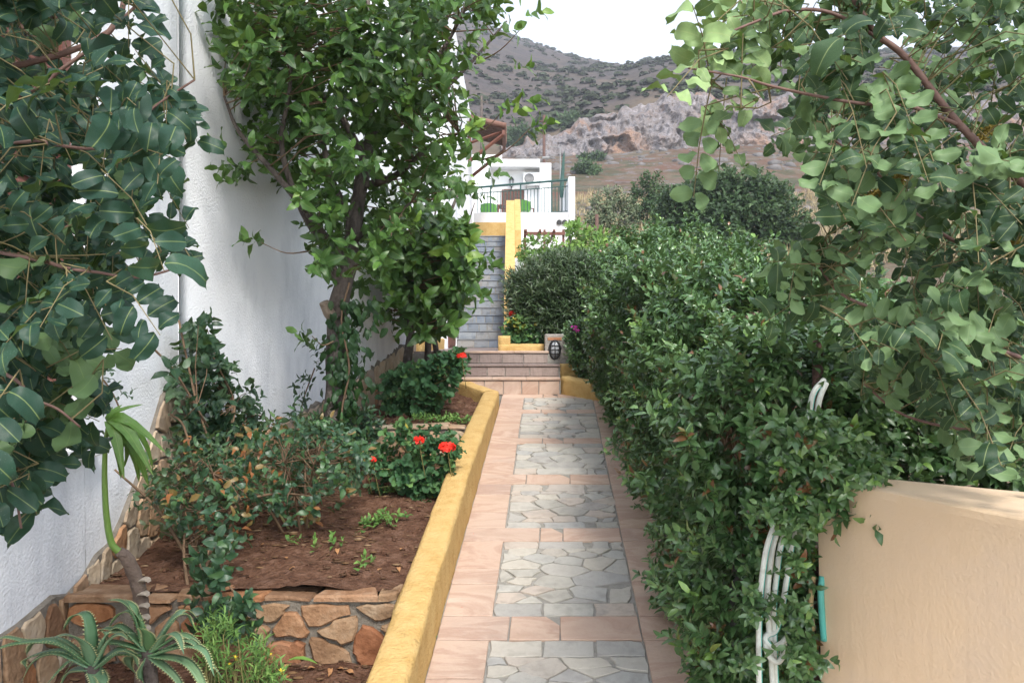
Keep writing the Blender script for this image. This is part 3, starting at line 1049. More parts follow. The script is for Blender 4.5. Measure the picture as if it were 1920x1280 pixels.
rows = [(2.2, 3.05), (3.05, 3.943), (4.172, 5.095), (5.304, 6.131), (6.348, 7.167), (7.33, 8.20), (8.34, 8.84)]
rows[1] = (3.02, 3.943)
strips = [(2.82, 3.02), (3.943, 4.172), (5.095, 5.304), (6.131, 6.348), (7.167, 7.33), (8.20, 8.34), (8.84, 9.0)]
rows[0] = (1.95, 2.82)
for (y0, y1) in rows:
    for side in (0, 1):
        nn = 3 if y1 - y0 > 0.6 else 1
        cuts = np.cumsum(rng.dirichlet([6] * nn)) * (y1 - y0) + y0
        if side == 1 and nn == 3 and rng.random() < 0.5:
            cuts = cuts[[0, 2]]
        a = y0
        for b in cuts:
            if side == 0:
                tile([(xl(a), a), (pl(a) - 0.002, a), (pl(b) - 0.002, b), (xl(b), b)])
            else:
                tile([(pr(a) + 0.002, a), (xr(a), a), (xr(b), b), (pr(b) + 0.002, b)])
            a = b
for (y0, y1) in strips:
    f = sorted([0.40 + rng.uniform(-0.05, 0.1), 0.62 + rng.uniform(-0.05, 0.08)])
    xs0 = [xl(y0), xl(y0) + (pr(y0) - xl(y0)) * f[0], xl(y0) + (pr(y0) - xl(y0)) * f[1], pr(y0), xr(y0)]
    xs1 = [xl(y1), xl(y1) + (pr(y1) - xl(y1)) * f[0], xl(y1) + (pr(y1) - xl(y1)) * f[1], pr(y1), xr(y1)]
    for k in range(4):
        q = [(xs0[k], y0), (xs0[k + 1], y0), (xs1[k + 1], y1), (xs1[k], y1)]
        if k == 1:
            q = [q[0], q[1], (q[2][0], q[2][1] - 0.09), (q[2][0] - 0.07, q[2][1]), q[3]]
        tile(q)


def slab(poly, g=None):
    q = inset(poly, g or rng.uniform(0.0035, 0.0085))
    if len(q) < 3 or area(q) < 0.0010:
        return
    if rng.random() < 0.55 and len(q) > 3:      # a corner knocked off, as broken slabs have
        i = rng.integers(0, len(q))
        c_ = np.mean(q, axis=0)
        d_ = np.array(q[i]) - c_
        q2 = clip(q, tuple(c_ + d_ * rng.uniform(0.6, 0.85)), tuple(d_ + rng.normal(0, 0.05, 2)))
        q = q2 if len(q2) >= 3 else q
    stone('flagstone', q, PO, PX, PY, PN, 0.012 + rng.uniform(-0.003, 0.001), 0.003, SLATE, path, 0.006, 0.006)


def at(f, y):
    return (pl(y) + f * (pr(y) - pl(y)), y)


for ri, (y0, y1) in enumerate(rows):
    lo_b, hi_b = y0, y1
    if y1 - y0 > 0.6 and ri > 0:
        for edge in (0, 1):
            if edge == 1 and rng.random() < 0.3:
                continue
            bh = rng.uniform(0.10, 0.15)
            a, b = (y0, y0 + bh) if edge == 0 else (y1 - bh, y1)
            f = np.sort(np.array([0, 0.28, 0.72, 1.0]) + np.array([0, rng.uniform(-.08, .08), rng.uniform(-.08, .08), 0]))
            if rng.random() < 0.5:
                f = np.insert(f, 3, f[2] + (1 - f[2]) * rng.uniform(0.4, 0.6))
            for k in range(len(f) - 1):
                s0 = rng.uniform(-0.04, 0.04) if 0 < k else 0
                slab([at(f[k], a), at(f[k + 1], a), at(f[k + 1], b), at(f[k], b)], 0.006)
            if edge == 0:
                lo_b = b
            else:
                hi_b = a
    dom = [at(0, lo_b), at(1, lo_b), at(1, hi_b), at(0, hi_b)]
    nst = int((hi_b - lo_b) * 44)
    sites = []
    tries = 0
    while len(sites) < nst and tries < 4000:
        tries += 1
        fx, yq = rng.uniform(0, 1), rng.uniform(lo_b, hi_b)
        p_ = at(fx, yq)
        md = 0.085 * (0.75 + 1.0 * noise2(p_[0] * 5, p_[1] * 5, ri))
        if all(math.hypot((p_[0] - q[0]) / 1.55, p_[1] - q[1]) > md for q in sites):
            sites.append(p_)
    for s_, poly in cells(dom, sites, 1.55):
        slab(poly)
# concrete edge beneath the hedge
tag(mk('concrete_strip', [(xr(0.3) + 0.003, 0.3, pathz(0.3) + 0.0), (xr(0.3) + 0.45, 0.3, pathz(0.3) + 0.01), (xr(8.66) + 0.5, 8.66, pathz(8.66) + 0.01), (xr(8.66) + 0.003, 8.66, pathz(8.66) + 0.0),
                          (xr(0.3) + 0.003, 0.3, pathz(0.3) - 0.3), (xr(0.3) + 0.45, 0.3, pathz(0.3) - 0.3), (xr(8.66) + 0.5, 8.66, pathz(8.66) - 0.3), (xr(8.66) + 0.003, 8.66, pathz(8.66) - 0.3)],
       [(0, 1, 2, 3), (4, 7, 6, 5), (0, 4, 5, 1), (1, 5, 6, 2), (2, 6, 7, 3), (3, 7, 4, 0)], CONC), kind='structure')


# ================================================================== kerbs
def kerb(name, pts, tops, width, depth, m, label, cat='kerb', seed=0, step=0.06, bev=0.022, parent=None):
    """a rendered kerb along pts (its right edge), tops = heights of the top, walls go down by depth"""
    P = np.array(pts, float)
    seg = np.linalg.norm(np.diff(P, axis=0), axis=1)
    cum = np.concatenate([[0], np.cumsum(seg)])
    s = np.unique(np.concatenate([np.arange(0, cum[-1], step), cum]))
    x, y, z = np.interp(s, cum, P[:, 0]), np.interp(s, cum, P[:, 1]), np.interp(s, cum, tops)
    # left normals, mitred at the bends
    dirs = np.diff(P, axis=0) / seg[:, None]
    nrm = np.stack([-dirs[:, 1], dirs[:, 0]], -1)
    NV = [nrm[0]]
    for a, b in zip(nrm[:-1], nrm[1:]):
        c = a + b
        NV.append(c / np.dot(c, a) if np.dot(c, a) > 0.2 else c)
    NV.append(nrm[-1])
    NV = np.array(NV)
    out = []
    for i in range(len(s)):
        j = int(np.argmin(np.abs(cum - s[i])))
        if abs(cum[j] - s[i]) < 1e-6:
            out.append(NV[j])
        else:
            out.append(nrm[min(len(nrm) - 1, np.searchsorted(cum, s[i]) - 1)])
    out = np.array(out)
    b = bev
    prof = [(0, -depth), (0, -0.10), (0, -0.05), (0.0, -b), (b * 0.35, -b * 0.35), (b, 0), (width * 0.35, 0.002), (width * 0.65, 0.002), (width - b, 0), (width - b * 0.35, -b * 0.35), (width, -b), (width, -0.08), (width, -depth)]
    V = []
    for i in range(len(s)):
        for k, (o, h) in enumerate(prof):
            jx = 0.010 * fbm(s[i] * 7, k * 1.7, 3, seed + 2) * 2
            jz = 0.010 * fbm(s[i] * 6 + 31, k * 1.3, 3, seed + 5) * 2
            V.append((x[i] + out[i][0] * (o + jx), y[i] + out[i][1] * (o + jx), z[i] + h + (jz if h > -depth else 0)))
    n_ = len(prof)
    Fc = []
    for i in range(len(s) - 1):
        for k in range(n_ - 1):
            Fc.append((i * n_ + k, i * n_ + k + 1, i * n_ + n_ + k + 1, i * n_ + n_ + k))
    Fc.append(tuple(range(n_))[::-1])
    Fc.append(tuple((len(s) - 1) * n_ + k for k in range(n_)))
    Fc = [f[::-1] for f in Fc]
    o = mk(name, V, Fc, m, parent, True)
    return tag(o, label, cat)


ky = np.linspace(1.2, 8.46, 14)
kp_ = [(xl(a) - 0.002, a) for a in ky] + [(-0.47, 9.02)]
kt_ = list(np.interp(ky, [1.2, 3.155, 5.92, 8.46], [pathz(1.2) + 0.26, 0.806, 1.322, 1.628])) + [1.70]
kerb('planter_kerb', kp_, kt_, 0.165, 0.50, YELLOW, 'long mustard yellow rendered kerb between the planted beds and the tiled path')
kerb('short_kerb', [(0.99, 8.66), (0.553, 9.0)][::-1], [1.757, 1.676], 0.21, 0.4, YELLOW, 'short slanting yellow kerb right of the steps against the hedge')
kerb('kerb_stub', [(0.565, 9.31), (0.77, 9.31)], [1.885, 1.885], 0.16, 0.3, YELLOW, 'small yellow kerb stub beside the second stone step')
kerb('side_kerb', [(-1.10, 10.1), (-1.12, 13.3)], [2.20, 2.20], 0.14, 0.5, YELLOW, 'low yellow kerb left of the landing behind the young tree')
lk = thing('landing_kerb', 'low yellow kerb with a raised block on the landing under the oleander', 'kerb', (0.1, 9.85, 2.03))
kerb('low_wall', [(-0.165, 9.80), (0.395, 9.80)], [2.118, 2.118], 0.15, 0.3, YELLOW, None, None, parent=lk)
kerb('end_block', [(-0.17, 9.81), (-0.02, 9.81)], [2.215, 2.215], 0.13, 0.3, YELLOW, None, None, parent=lk)

# ================================================================== steps and landing
steps = tag(MB().box((-0.90, 9.0, 1.2), (0.548, 9.3, 1.714)).box((-0.90, 9.3, 1.2), (0.56, 9.6, 1.858)).box((-1.20, 9.6, 1.2), (0.56, 9.82, 2.008)).build('steps', GROUT), kind='structure')
for k, (ys_, z0, z1, x0, x1, nst) in enumerate([(9.0, 1.548, 1.714, -0.72, 0.535, 6), (9.3, 1.742, 1.858, -0.90, 0.545, 5), (9.6, 1.886, 2.008, -0.95, 0.43, 5)]):
    xs = np.linspace(x0, x1, nst + 1) + np.concatenate([[0], rng.uniform(-0.05, 0.05, nst - 1), [0]])
    for a, b in zip(xs[:-1], xs[1:]):
        q = inset([(a, z0 + 0.002), (b, z0 + 0.002), (b, z1 - 0.002), (a, z1 - 0.002)], 0.004)
        stone('riser_stone', q, np.array([0, ys_, 0.]), np.array([1., 0, 0]), np.array([0, 0, 1.]), np.array([0, -1., 0]), 0.012, 0.003, PINK if k == 0 else RISER, steps, 0.002, 0.004)
    xs = np.linspace(x0 - 0.05, x1 + 0.012, 4) + np.concatenate([[0], rng.uniform(-0.12, 0.12, 2), [0]])
    for a, b in zip(xs[:-1], xs[1:]):
        MB().box((a + 0.002, ys_ - 0.028, z1 + 0.001), (b - 0.002, ys_ + (0.287 if k < 2 else 0.2), z1 + 0.028), 0.004).build('tread', RISER if k == 1 else PINK, steps, loc=((a + b) / 2, ys_, z1))
tag(MB().box((-1.25, 9.83, 1.0), (0.9, 15.46, 2.026)).build('landing', RISER), kind='structure')

# lamp pillar
pil = thing('lamp_pillar', 'short grey stone pillar carrying the oval bulkhead lamp', 'pillar', (0.54, 9.75, 2.0))
MB().box((0.40, 9.64, 1.70), (0.72, 9.90, 2.24), 0.012).build('pillar_body', mat('grey_render', [(0.24, 0.22, 0.20), (0.36, 0.33, 0.30)], scale=9, rough=0.95, bump=0.6, bscale=50), pil)
MB().box((0.43, 9.632, 2.165), (0.60, 9.6385, 2.20)).build('brick_course', mat('old_brick', [(0.34, 0.15, 0.08), (0.42, 0.22, 0.13)], scale=14, rough=0.9, bump=0.4), pil)
lp = thing('wall_lamp', 'oval caged bulkhead lamp on the grey pillar beside the steps', 'lamp', (0.515, 9.62, 2.05))


def oval(cx, y, cz, rx, rz, n_=20):
    return [(cx + rx * math.cos(2 * math.pi * k / n_), y, cz + rz * math.sin(2 * math.pi * k / n_)) for k in range(n_ + 1)]


def dome(cx, y0, cz, rx, rz, d, mname, m, parent, rings=4, n_=20):
    V, Fc = [], []
    for r in range(rings + 1):
        t = r / rings * math.pi / 2
        for k in range(n_):
            a = 2 * math.pi * k / n_
            V.append((cx + rx * math.cos(a) * math.cos(t), y0 - d * math.sin(t), cz + rz * math.sin(a) * math.cos(t)))
    for r in range(rings):
        for k in range(n_):
            Fc.append((r * n_ + k, r * n_ + (k + 1) % n_, r * n_ + n_ + (k + 1) % n_, r * n_ + n_ + k))
    Fc.append(tuple(range(n_))[::-1])
    return mk(mname, V, Fc, m, parent, True)


dome(0.515, 9.638, 2.05, 0.078, 0.125, 0.035, 'housing', BLACKM, lp, 3)
dome(0.515, 9.605, 2.05, 0.055, 0.10, 0.05, 'glass', GLASS, lp)
mb = MB().tube(oval(0.515, 9.60, 2.05, 0.066, 0.112), 0.010, 6)
mb.build('guard_ring', BLACKM, lp, True)
for dz_ in (-0.05, 0.0, 0.05):
    MB().tube(smooth_path([(0.455, 9.60, 2.05 + dz_), (0.48, 9.562, 2.05 + dz_), (0.55, 9.562, 2.05 + dz_), (0.575, 9.60, 2.05 + dz_)], 4), 0.006, 5).build('guard_bar', BLACKM, lp, True)
MB().tube(smooth_path([(0.515, 9.60, 2.16), (0.515, 9.556, 2.12), (0.515, 9.556, 1.98), (0.515, 9.60, 1.94)], 4), 0.006, 5).build('guard_bar', BLACKM, lp, True)

# ================================================================== long stair
SX0, SX1 = -1.06, -0.155
NST, R0 = 17, 0.1675
TD = 0.324
core = MB()
st = None
for i in range(NST):
    core.box((SX0, 15.5 + i * TD, 1.2 if i == 0 else 1.5), (SX1, 15.5 + (i + 1) * TD - (0 if i < NST - 1 else 0), 2.03 + (i + 1) * R0 - 0.02))
st = tag(core.build('stairs', GROUT), kind='structure')
for i in range(NST):
    y_, z0, z1 = 15.5 + i * TD, 2.03 + i * R0, 2.03 + (i + 1) * R0 - 0.02
    nst = int(rng.integers(3, 6))
    xs = np.linspace(SX0, SX1, nst + 1) + np.concatenate([[0], rng.uniform(-0.07, 0.07, nst - 1), [0]])
    for a, b in zip(xs[:-1], xs[1:]):
        q = inset([(a, z0), (b, z0), (b + rng.normal(0, .008), z1), (a, z1)], 0.006)
        stone('riser_stone', q, np.array([0, y_, 0.]), np.array([1., 0, 0]), np.array([0, 0, 1.]), np.array([0, -1., 0]), 0.010, 0.003, STAIRST, st, 0.002, 0.004)
    c = (SX0 + SX1) / 2 + rng.uniform(-0.2, 0.2)
    for a, b in ((SX0, c - 0.003), (c + 0.003, SX1)):
        MB().box((a, y_ - 0.026, z1 + 0.001), (b, y_ + TD - 0.03, z1 + 0.02), 0.004).build('tread', STAIRST, st, loc=((a + b) / 2, y_, z1))


def prism_x(mb, prof, x0, x1):
    n_ = len(prof)
    V = [(x0, y, z) for y, z in prof] + [(x1, y, z) for y, z in prof]
    Fc = [tuple(range(n_)), tuple(range(2 * n_ - 1, n_ - 1, -1))] + [(k, k + n_, (k + 1) % n_ + n_, (k + 1) % n_) for k in range(n_)]
    return mb.add(V, Fc)


par = thing('stair_parapet', 'tall mustard yellow sloping parapet along the right of the long stair', 'parapet', (-0.07, 15.5, 2.03))
prism_x(MB(), [(15.2, 1.9), (15.2, 2.85), (15.45, 2.98), (21.05, 5.86), (21.05, 4.6), (16.2, 2.0)], -0.150, 0.065).build('lower_parapet', YELLOW, par)
prism_x(MB(), [(19.2, 4.15), (19.2, 4.82), (21.30, 5.93), (21.75, 5.93), (21.75, 4.9)], 0.07, 0.22).build('upper_parapet', YELLOW, par)


# ================================================================== white house on the left
HX = -2.20
XB = -1.95
hs = thing('white_house', 'tall white roughcast house with stone clad foot left of the planted beds', 'house', (HX, 6, 0.5))
# wall as a displaced grid, so that the render is lumpy rather than dead flat


def wall_grid(name, x, y0, y1, z0, z1, m, parent, amp=0.012, st_=0.12, seed=0, thick=0.3):
    a, b = max(2, int((y1 - y0) / st_) + 1), max(2, int((z1 - z0) / (st_ * 2)) + 1)
    Yg, Zg = np.meshgrid(np.linspace(y0, y1, a), np.linspace(z0, z1, b), indexing='ij')
    Xg = x + amp * 2 * fbm(Yg * 1.6, Zg * 1.2, 3, seed)
    V = np.stack([Xg, Yg, Zg], -1).reshape(-1, 3)
    idx = np.arange(a * b).reshape(a, b)
    Fc = [tuple(f) for f in np.stack([idx[:-1, :-1], idx[1:, :-1], idx[1:, 1:], idx[:-1, 1:]], -1).reshape(-1, 4)]
    mb = MB().add(V, Fc)
    # back and edges
    k = len(mb.V)
    mb.V += [(x - thick, y0, z0), (x - thick, y1, z0), (x - thick, y1, z1), (x - thick, y0, z1)]
    c = [idx[0, 0], idx[-1, 0], idx[-1, -1], idx[0, -1]]
    mb.F += [(k + 3, k + 2, k + 1, k)] + [(k + i, k + (i + 1) % 4, int(c[(i + 1) % 4]), int(c[i])) for i in range(4)]
    return mb.build(name, m, parent, False)


WALLB = ([5.28, 5.75, 6.2, 7.2, 8.3, 9.2, 13.6], [HX, -2.125, -2.01, -1.745, -1.465, -1.25, -1.25])


def xb(y):
    return np.interp(y, *WALLB)


def curved_wall(name, m, parent):
    yy = np.concatenate([np.linspace(5.282, 9.2, 34), np.linspace(9.2, 13.6, 20)[1:]])
    zz = np.linspace(0, 8.2, 36)
    Yg, Zg = np.meshgrid(yy, zz, indexing='ij')
    Xg = xb(Yg)
    k_ = np.ones(7) / 7
    sm = np.convolve(np.pad(xb(yy), 3, mode='edge'), k_, 'valid')
    sm[0], sm[1] = HX - 0.006, min(sm[1], HX + 0.012)
    Xg = sm[:, None] + 0.03 * fbm(Yg * 1.6, Zg * 1.2, 3, 2)
    V = np.stack([Xg, Yg, Zg], -1).reshape(-1, 3)
    n1, n2 = Yg.shape
    idx = np.arange(n1 * n2).reshape(n1, n2)
    Q_ = np.stack([idx[:-1, :-1], idx[1:, :-1], idx[1:, 1:], idx[:-1, 1:]], -1).reshape(-1, 4)
    mb = MB().add(V, Q_)
    k = len(mb.V)
    mb.V += [(-2.6, 5.282, 0), (-2.6, 13.6, 0), (-2.6, 13.6, 8.2), (-2.6, 5.282, 8.2)]
    mb.F += [(k + 3, k + 2, k + 1, k), tuple([k] + [int(i) for i in idx[:, 0]] + [k + 1]), tuple([k + 2] + [int(i) for i in idx[::-1, -1]] + [k + 3]),
             tuple([k + 3] + [int(i) for i in idx[0, ::-1]] + [k]), tuple([k + 1] + [int(i) for i in idx[-1, :]] + [k + 2])]
    return mb.build(name, m, parent, True)


W0, W1 = 2.35, 4.12                                     # window opening along Y
wall_grid('wall', HX, -1.0, W0, 0.0, 8.2, WHITE, hs, seed=1)
wall_grid('wall', HX, W0 + 0.002, W1 - 0.002, 0.0, 1.60, WHITE, hs, seed=1)
wall_grid('wall', HX, W0 + 0.002, W1 - 0.002, 3.95, 8.2, WHITE, hs, seed=1)
wall_grid('wall', HX, W1, 5.28, 0.0, 8.2, WHITE, hs, seed=1)
curved_wall('wall', WHITE, hs)
MB().box((-5.5, -1.0, 0.0), (-2.65, 13.6, 8.2)).build('inner_wall', WHITE2, hs)
MB().box((-5.4, 13.603, 1.0), (-1.10, 22.0, 8.2)).build('rear_block', WHITE, hs)
MB().box((HX - 0.05, W0 - 0.06, 1.56), (HX + 0.07, W1 + 0.05, 1.63), 0.008).build('sill', WHITE2, hs)
sh = None
for (a, b) in ((W0 + 0.02, (W0 + W1) / 2 - 0.01), ((W0 + W1) / 2 + 0.01, W1 - 0.02)):
    f = MB()
    f.box((HX - 0.11, a, 1.64), (HX - 0.06, a + 0.08, 3.93)).box((HX - 0.11, b - 0.08, 1.64), (HX - 0.06, b, 3.93))
    for z in (1.64, 2.74, 3.85):
        f.box((HX - 0.108, a + 0.081, z), (HX - 0.062, b - 0.081, z + 0.08))
    sh = f.build('shutter', BROWNW, hs)
    z = 1.735
    while z < 3.83:
        if not 2.70 < z < 2.83:
            V = [(HX - 0.105, y_, z + 0.0) for y_ in (a + 0.082, b - 0.082)] + [(HX - 0.072, y_, z - 0.012 + 0.045) for y_ in (a + 0.082, b - 0.082)]
            V = [(x_ if x_ < HX - 0.09 else HX - 0.07, y_, z_) for x_, y_, z_ in V]
            V2 = [(V[0][0], V[0][1], z + 0.045), (V[1][0], V[1][1], z + 0.045), (V[2][0], V[2][1], z), (V[3][0], V[3][1], z)]
            V3 = V2 + [(x_, y_, z_ - 0.010) for x_, y_, z_ in V2]
            mk('slat', V3, [(0, 1, 3, 2), (4, 6, 7, 5), (0, 4, 5, 1), (2, 3, 7, 6), (0, 2, 6, 4), (1, 5, 7, 3)], BROWNW, sh)
        z += 0.055
# thin conduit running down the wall near the corner
MB().tube([(HX + 0.012, 5.24, 8.0), (HX + 0.012, 5.24, 3.0)], 0.003, 6).build('conduit', WHITE2, hs, True)
# brown side door and stair-side wall of the rear block
dr = MB().box((-1.10, 13.75, 2.04), (-1.075, 15.15, 4.15)).build('door', BROWNW, hs)
for k in range(7):
    MB().box((-1.0745, 13.78 + k * 0.195, 2.08), (-1.062, 13.955 + k * 0.195, 4.11), 0.003).build('plank', BROWNW, dr)
MB().box((-1.098, 15.35, 2.03), (-1.064, 21.9, 2.2)).build('plinth', WHITE2, hs)

# stone cladding at the wall's foot: rounded stones in mortar under a ragged edge
topA = ([2.0, 2.9, 3.44, 3.95, 4.4, 4.72, 5.0, 5.28], [0.55, 0.75, 0.90, 0.93, 1.10, 1.42, 1.83, 1.86])
topB = ([5.28, 5.5, 5.8, 6.16, 6.6, 7.18, 8.2, 9.2, 13.5], [1.82, 1.66, 1.50, 1.45, 1.48, 1.60, 1.86, 2.12, 2.3])
ax, ay, an = np.array([0, 1., 0]), np.array([0, 0, 1.]), np.array([1., 0, 0])
CL = [(HX, HX, topA, 2.2, 5.27, 0.3, 0.135, 0.20)]
for ya, yb in zip(WALLB[0][:-1], WALLB[0][1:]):
    CL.append((float(xb(ya)), float(xb(yb)), topB, ya + 0.004, yb, 0.9, 0.13 if ya < 9 else 0.2, 0.22))
for xw, xe, tp, y0, y1, zlo, dy, dz in CL:
    dxy = (xe - xw) / (y1 - y0)
    ax = np.array([dxy, 1., 0])
    an = np.array([1., -dxy, 0]) / math.hypot(1, dxy)
    # mortar backing
    yy_ = np.linspace(y0, y1, 24)
    V = []
    for y_ in yy_:
        zt = np.interp(y_, *tp) - 0.02 + 0.02 * rng.normal()
        xm_ = xw + dxy * (y_ - y0)
        V += [(xm_ - 0.05, y_, zlo), (xm_ + 0.028, y_, zlo), (xm_ + 0.028, y_, zt), (xm_ - 0.05, y_, zt + 0.03)]
    Fc = []
    for i in range(len(yy_) - 1):
        b = i * 4
        for k in range(4):
            Fc.append((b + k, b + 4 + k, b + 4 + (k + 1) % 4, b + (k + 1) % 4))
    Fc += [(0, 1, 2, 3), (len(V) - 1, len(V) - 2, len(V) - 3, len(V) - 4)]
    mk('mortar', V, Fc, MORTAR, hs)
    sites = []
    ncol = int((y1 - y0) / dy)
    for i in range(ncol):
        y_ = y0 + (i + 0.5) * dy
        zt = np.interp(y_, *tp)
        zb = max(zlo, zt - (0.85 if tp is topA else 0.75))
        nrow = int((zt - zb) / dz) + 1
        for j in range(nrow):
            z_ = zt - (j + 0.5 + rng.uniform(-0.28, 0.28)) * dz
            sites.append((y_ + rng.uniform(-0.4, 0.4) * dy, z_))
    dom = [(y0, zlo), (y1, zlo), (y1, 2.4), (y0, 2.4)]
    for s_, poly in cells(dom, sites, 0.8):
        zt = np.interp(s_[0], *tp)
        dzt = (np.interp(s_[0] + 0.1, *tp) - np.interp(s_[0] - 0.1, *tp)) / 0.2
        q = clip(poly, (s_[0], zt), (-dzt, 1))
        q = clip(q, (s_[0], max(zlo, s_[1] - 0.3)), (0, -1)) if len(q) >= 3 else q
        q = inset(q, rng.uniform(0.004, 0.009)) if len(q) >= 3 else q
        if len(q) < 3 or area(q) < 0.002:
            continue
        if tp is topA:
            mm = FIELDST if s_[0] < 4.3 and rng.random() < 0.5 else PALEST
        else:
            mm = PALEST
        stone('stone', q, np.array([xw + 0.028 - dxy * y0, 0, 0]), ax, ay, an, rng.uniform(0.010, 0.020), 0.006, mm, hs, 0.007, 0.05, rnd_=True)

# ================================================================== planting beds and their stone walls


def bed(y0, y1, z0, z1, seed):
    a, b = int((y1 - y0) / 0.045) + 2, 46
    Yg = np.linspace(y0, y1, a)[:, None] * np.ones((1, b))
    xr_ = xl(Yg) - 0.12
    f = np.linspace(0, 1, b)[None, :]
    Xg = -2.32 + f * (xr_ + 2.32)
    Zg = z0 + (z1 - z0) * (Yg - y0) / (y1 - y0) + 0.10 * fbm(Xg * 2, Yg * 2, 3, seed) + 0.055 * fbm(Xg * 11, Yg * 11, 4, seed + 9) - 0.05 * f ** 6 - 0.10 * (1 - f) ** 3
    idx = np.arange(a * b).reshape(a, b)
    Q_ = np.stack([idx[:-1, :-1], idx[:-1, 1:], idx[1:, 1:], idx[1:, :-1]], -1).reshape(-1, 4)
    return tag(mk('planting_bed', np.stack([Xg, Yg, Zg], -1), Q_, SOIL, None, True), kind='structure')


bed(1.2, 3.86, 0.40, 0.62, 3)
bed(3.925, 6.76, 0.94, 1.19, 4)
bed(6.96, 9.6, 1.44, 1.60, 5)
bed(9.62, 13.55, 1.66, 1.90, 6)
BEDZ = lambda y: np.where(y < 3.95, np.interp(y, [1.2, 3.86], [0.40, 0.62]), np.where(y < 6.86, np.interp(y, [3.925, 6.76], [0.94, 1.19]), np.interp(y, [6.96, 9.6], [1.44, 1.60])))


def terrace_wall(label, y, x0, x1, z0, z1, nx_, nz_, m1, m2, seed):
    t = thing('retaining_wall', label, 'wall', ((x0 + x1) / 2, y, z0))
    MB().box((x0, y, z0 - 0.15), (x1, y + 0.16, z1 - 0.04)).build('mortar', MORTAR, t)
    sites = []
    for j in range(nz_):
        for i in range(nx_):
            sites.append((x0 + (x1 - x0) * (i + 0.5 + 0.5 * (j % 2) * 0.8 + rng.uniform(-0.35, 0.35)) / nx_, z0 + (z1 - 0.06 - z0) * (j + 0.5 + rng.uniform(-0.3, 0.3)) / nz_))
    for s_, poly in cells([(x0, z0 - 0.06), (x1, z0 - 0.06), (x1, z1 - 0.045), (x0, z1 - 0.045)], sites, 1.15):
        q = inset(poly, rng.uniform(0.006, 0.011))
        if len(q) < 3 or area(q) < 0.0012:
            continue
        for _ in range(2):
            i = rng.integers(0, len(q))
            c_ = np.mean(q, axis=0)
            d_ = np.array(q[i]) - c_
            q2 = clip(q, tuple(c_ + d_ * rng.uniform(0.7, 0.9)), tuple(d_))
            q = q2 if len(q2) >= 3 else q
        stone('stone', q, np.array([0, y, 0.]), np.array([1., 0, 0]), np.array([0, 0, 1.]), np.array([0, -1., 0]), rng.uniform(0.015, 0.035), 0.010, m1 if rng.random() < 0.7 else m2, t, 0.009, 0.07, rnd_=True)
    x = x0
    while x < x1 - 0.02:
        w_ = min(rng.uniform(0.14, 0.5), x1 - x)
        stone('coping_stone', inset([(x, y - 0.035), (x + w_, y - 0.03 + rng.normal(0, .01)), (x + w_, y + 0.19), (x, y + 0.185)], 0.005), np.array([0, 0, z1 - 0.038]), np.array([1., 0, 0]), np.array([0, 1., 0]), np.array([0, 0, 1.]),
              rng.uniform(0.018, 0.036), 0.010, m2 if rng.random() < 0.7 else m1, t, 0.016, 0.04)
        x += w_


terrace_wall('front low retaining wall of large rust coloured stones across the lower bed', 3.88, -2.15, xl(3.9) - 0.166, 0.64, 0.935, 7, 3, FIELDST, FIELDST, 1)
terrace_wall('rear low retaining wall of pale stones across the upper bed', 6.80, -2.2, xl(6.8) - 0.166, 1.12, 1.447, 6, 2, PALEST, PALEST, 2)

# soil crumbs, dead leaves
LITTER = leaf_mat('dry_litter', [(0.07, 0.04, 0.025), (0.16, 0.095, 0.05), (0.30, 0.21, 0.13)], (0.2, 0.13, 0.08), rough=0.9, spec=0.1, trans=0, veinf=0, pos=[0, 0.6, 1])
cl = []
n_ = 2600
y = rng.uniform(2.2, 9.0, n_)
x = -2.15 + rng.uniform(0, 1, n_) * (xl(y) - 0.17 + 2.15)
ok = ~(((y > 3.84) & (y < 4.08)) | ((y > 6.74) & (y < 7.0)))
x, y = x[ok], y[ok]
z = BEDZ(y) + 0.10 * 0
# height on the bed as built
seedof = np.where(y < 3.95, 3, np.where(y < 6.86, 4, 5))
z = BEDZ(y)
for sd_ in (3, 4, 5):
    q = seedof == sd_
    f = (x[q] + 2.32) / (xl(y[q]) - 0.12 + 2.32)
    z[q] += -0.10 * (1 - f) ** 3 + 0.10 * fbm(x[q] * 2, y[q] * 2, 3, sd_) + 0.055 * fbm(x[q] * 11, y[q] * 11, 4, sd_ + 9) - 0.05 * f ** 6
r_ = 0.004 + 0.017 * rng.uniform(0, 1, len(x)) ** 4
r2_ = 0.006 + 0.014 * rng.uniform(0, 1, len(x)) ** 3
chips = [blob_template(50 + i, 0, 0.35) for i in range(4)]
lit = rng.uniform(0, 1, len(x)) < 0.75
jx, jy = rng.normal(0, 0.02, len(x)), rng.normal(0, 0.02, len(x))
scatter_mesh('bed_litter', chips, np.stack([x + jx, y + jy, z + 0.006], -1)[lit], np.stack([r2_ * 1.8, r2_ * 0.8, r2_ * 0.3], -1)[lit], LITTER, rng.uniform(0, 1, int(lit.sum())))
scatter_mesh('soil_crumbs', RT, np.stack([x, y, z], -1), np.stack([r_ * 1.2, r_, r_ * 0.8], -1), SOIL)


def bed_z(x, y):
    sd_ = 3 if y < 3.95 else 4 if y < 6.86 else 5
    f = (x + 2.32) / (xl(y) - 0.12 + 2.32)
    return float(BEDZ(y)) - 0.10 * (1 - f) ** 3 + 0.10 * float(fbm(x * 2, y * 2, 3, sd_)) + 0.055 * float(fbm(x * 11, y * 11, 4, sd_ + 9)) - 0.05 * f ** 6


# ================================================================== peach wall, lower right
A, B = (1.125, 2.95), (1.62, 1.90)
A2, B2 = (1.22, 3.02), (2.25, 2.25)
zt_ = EYE - 0.5


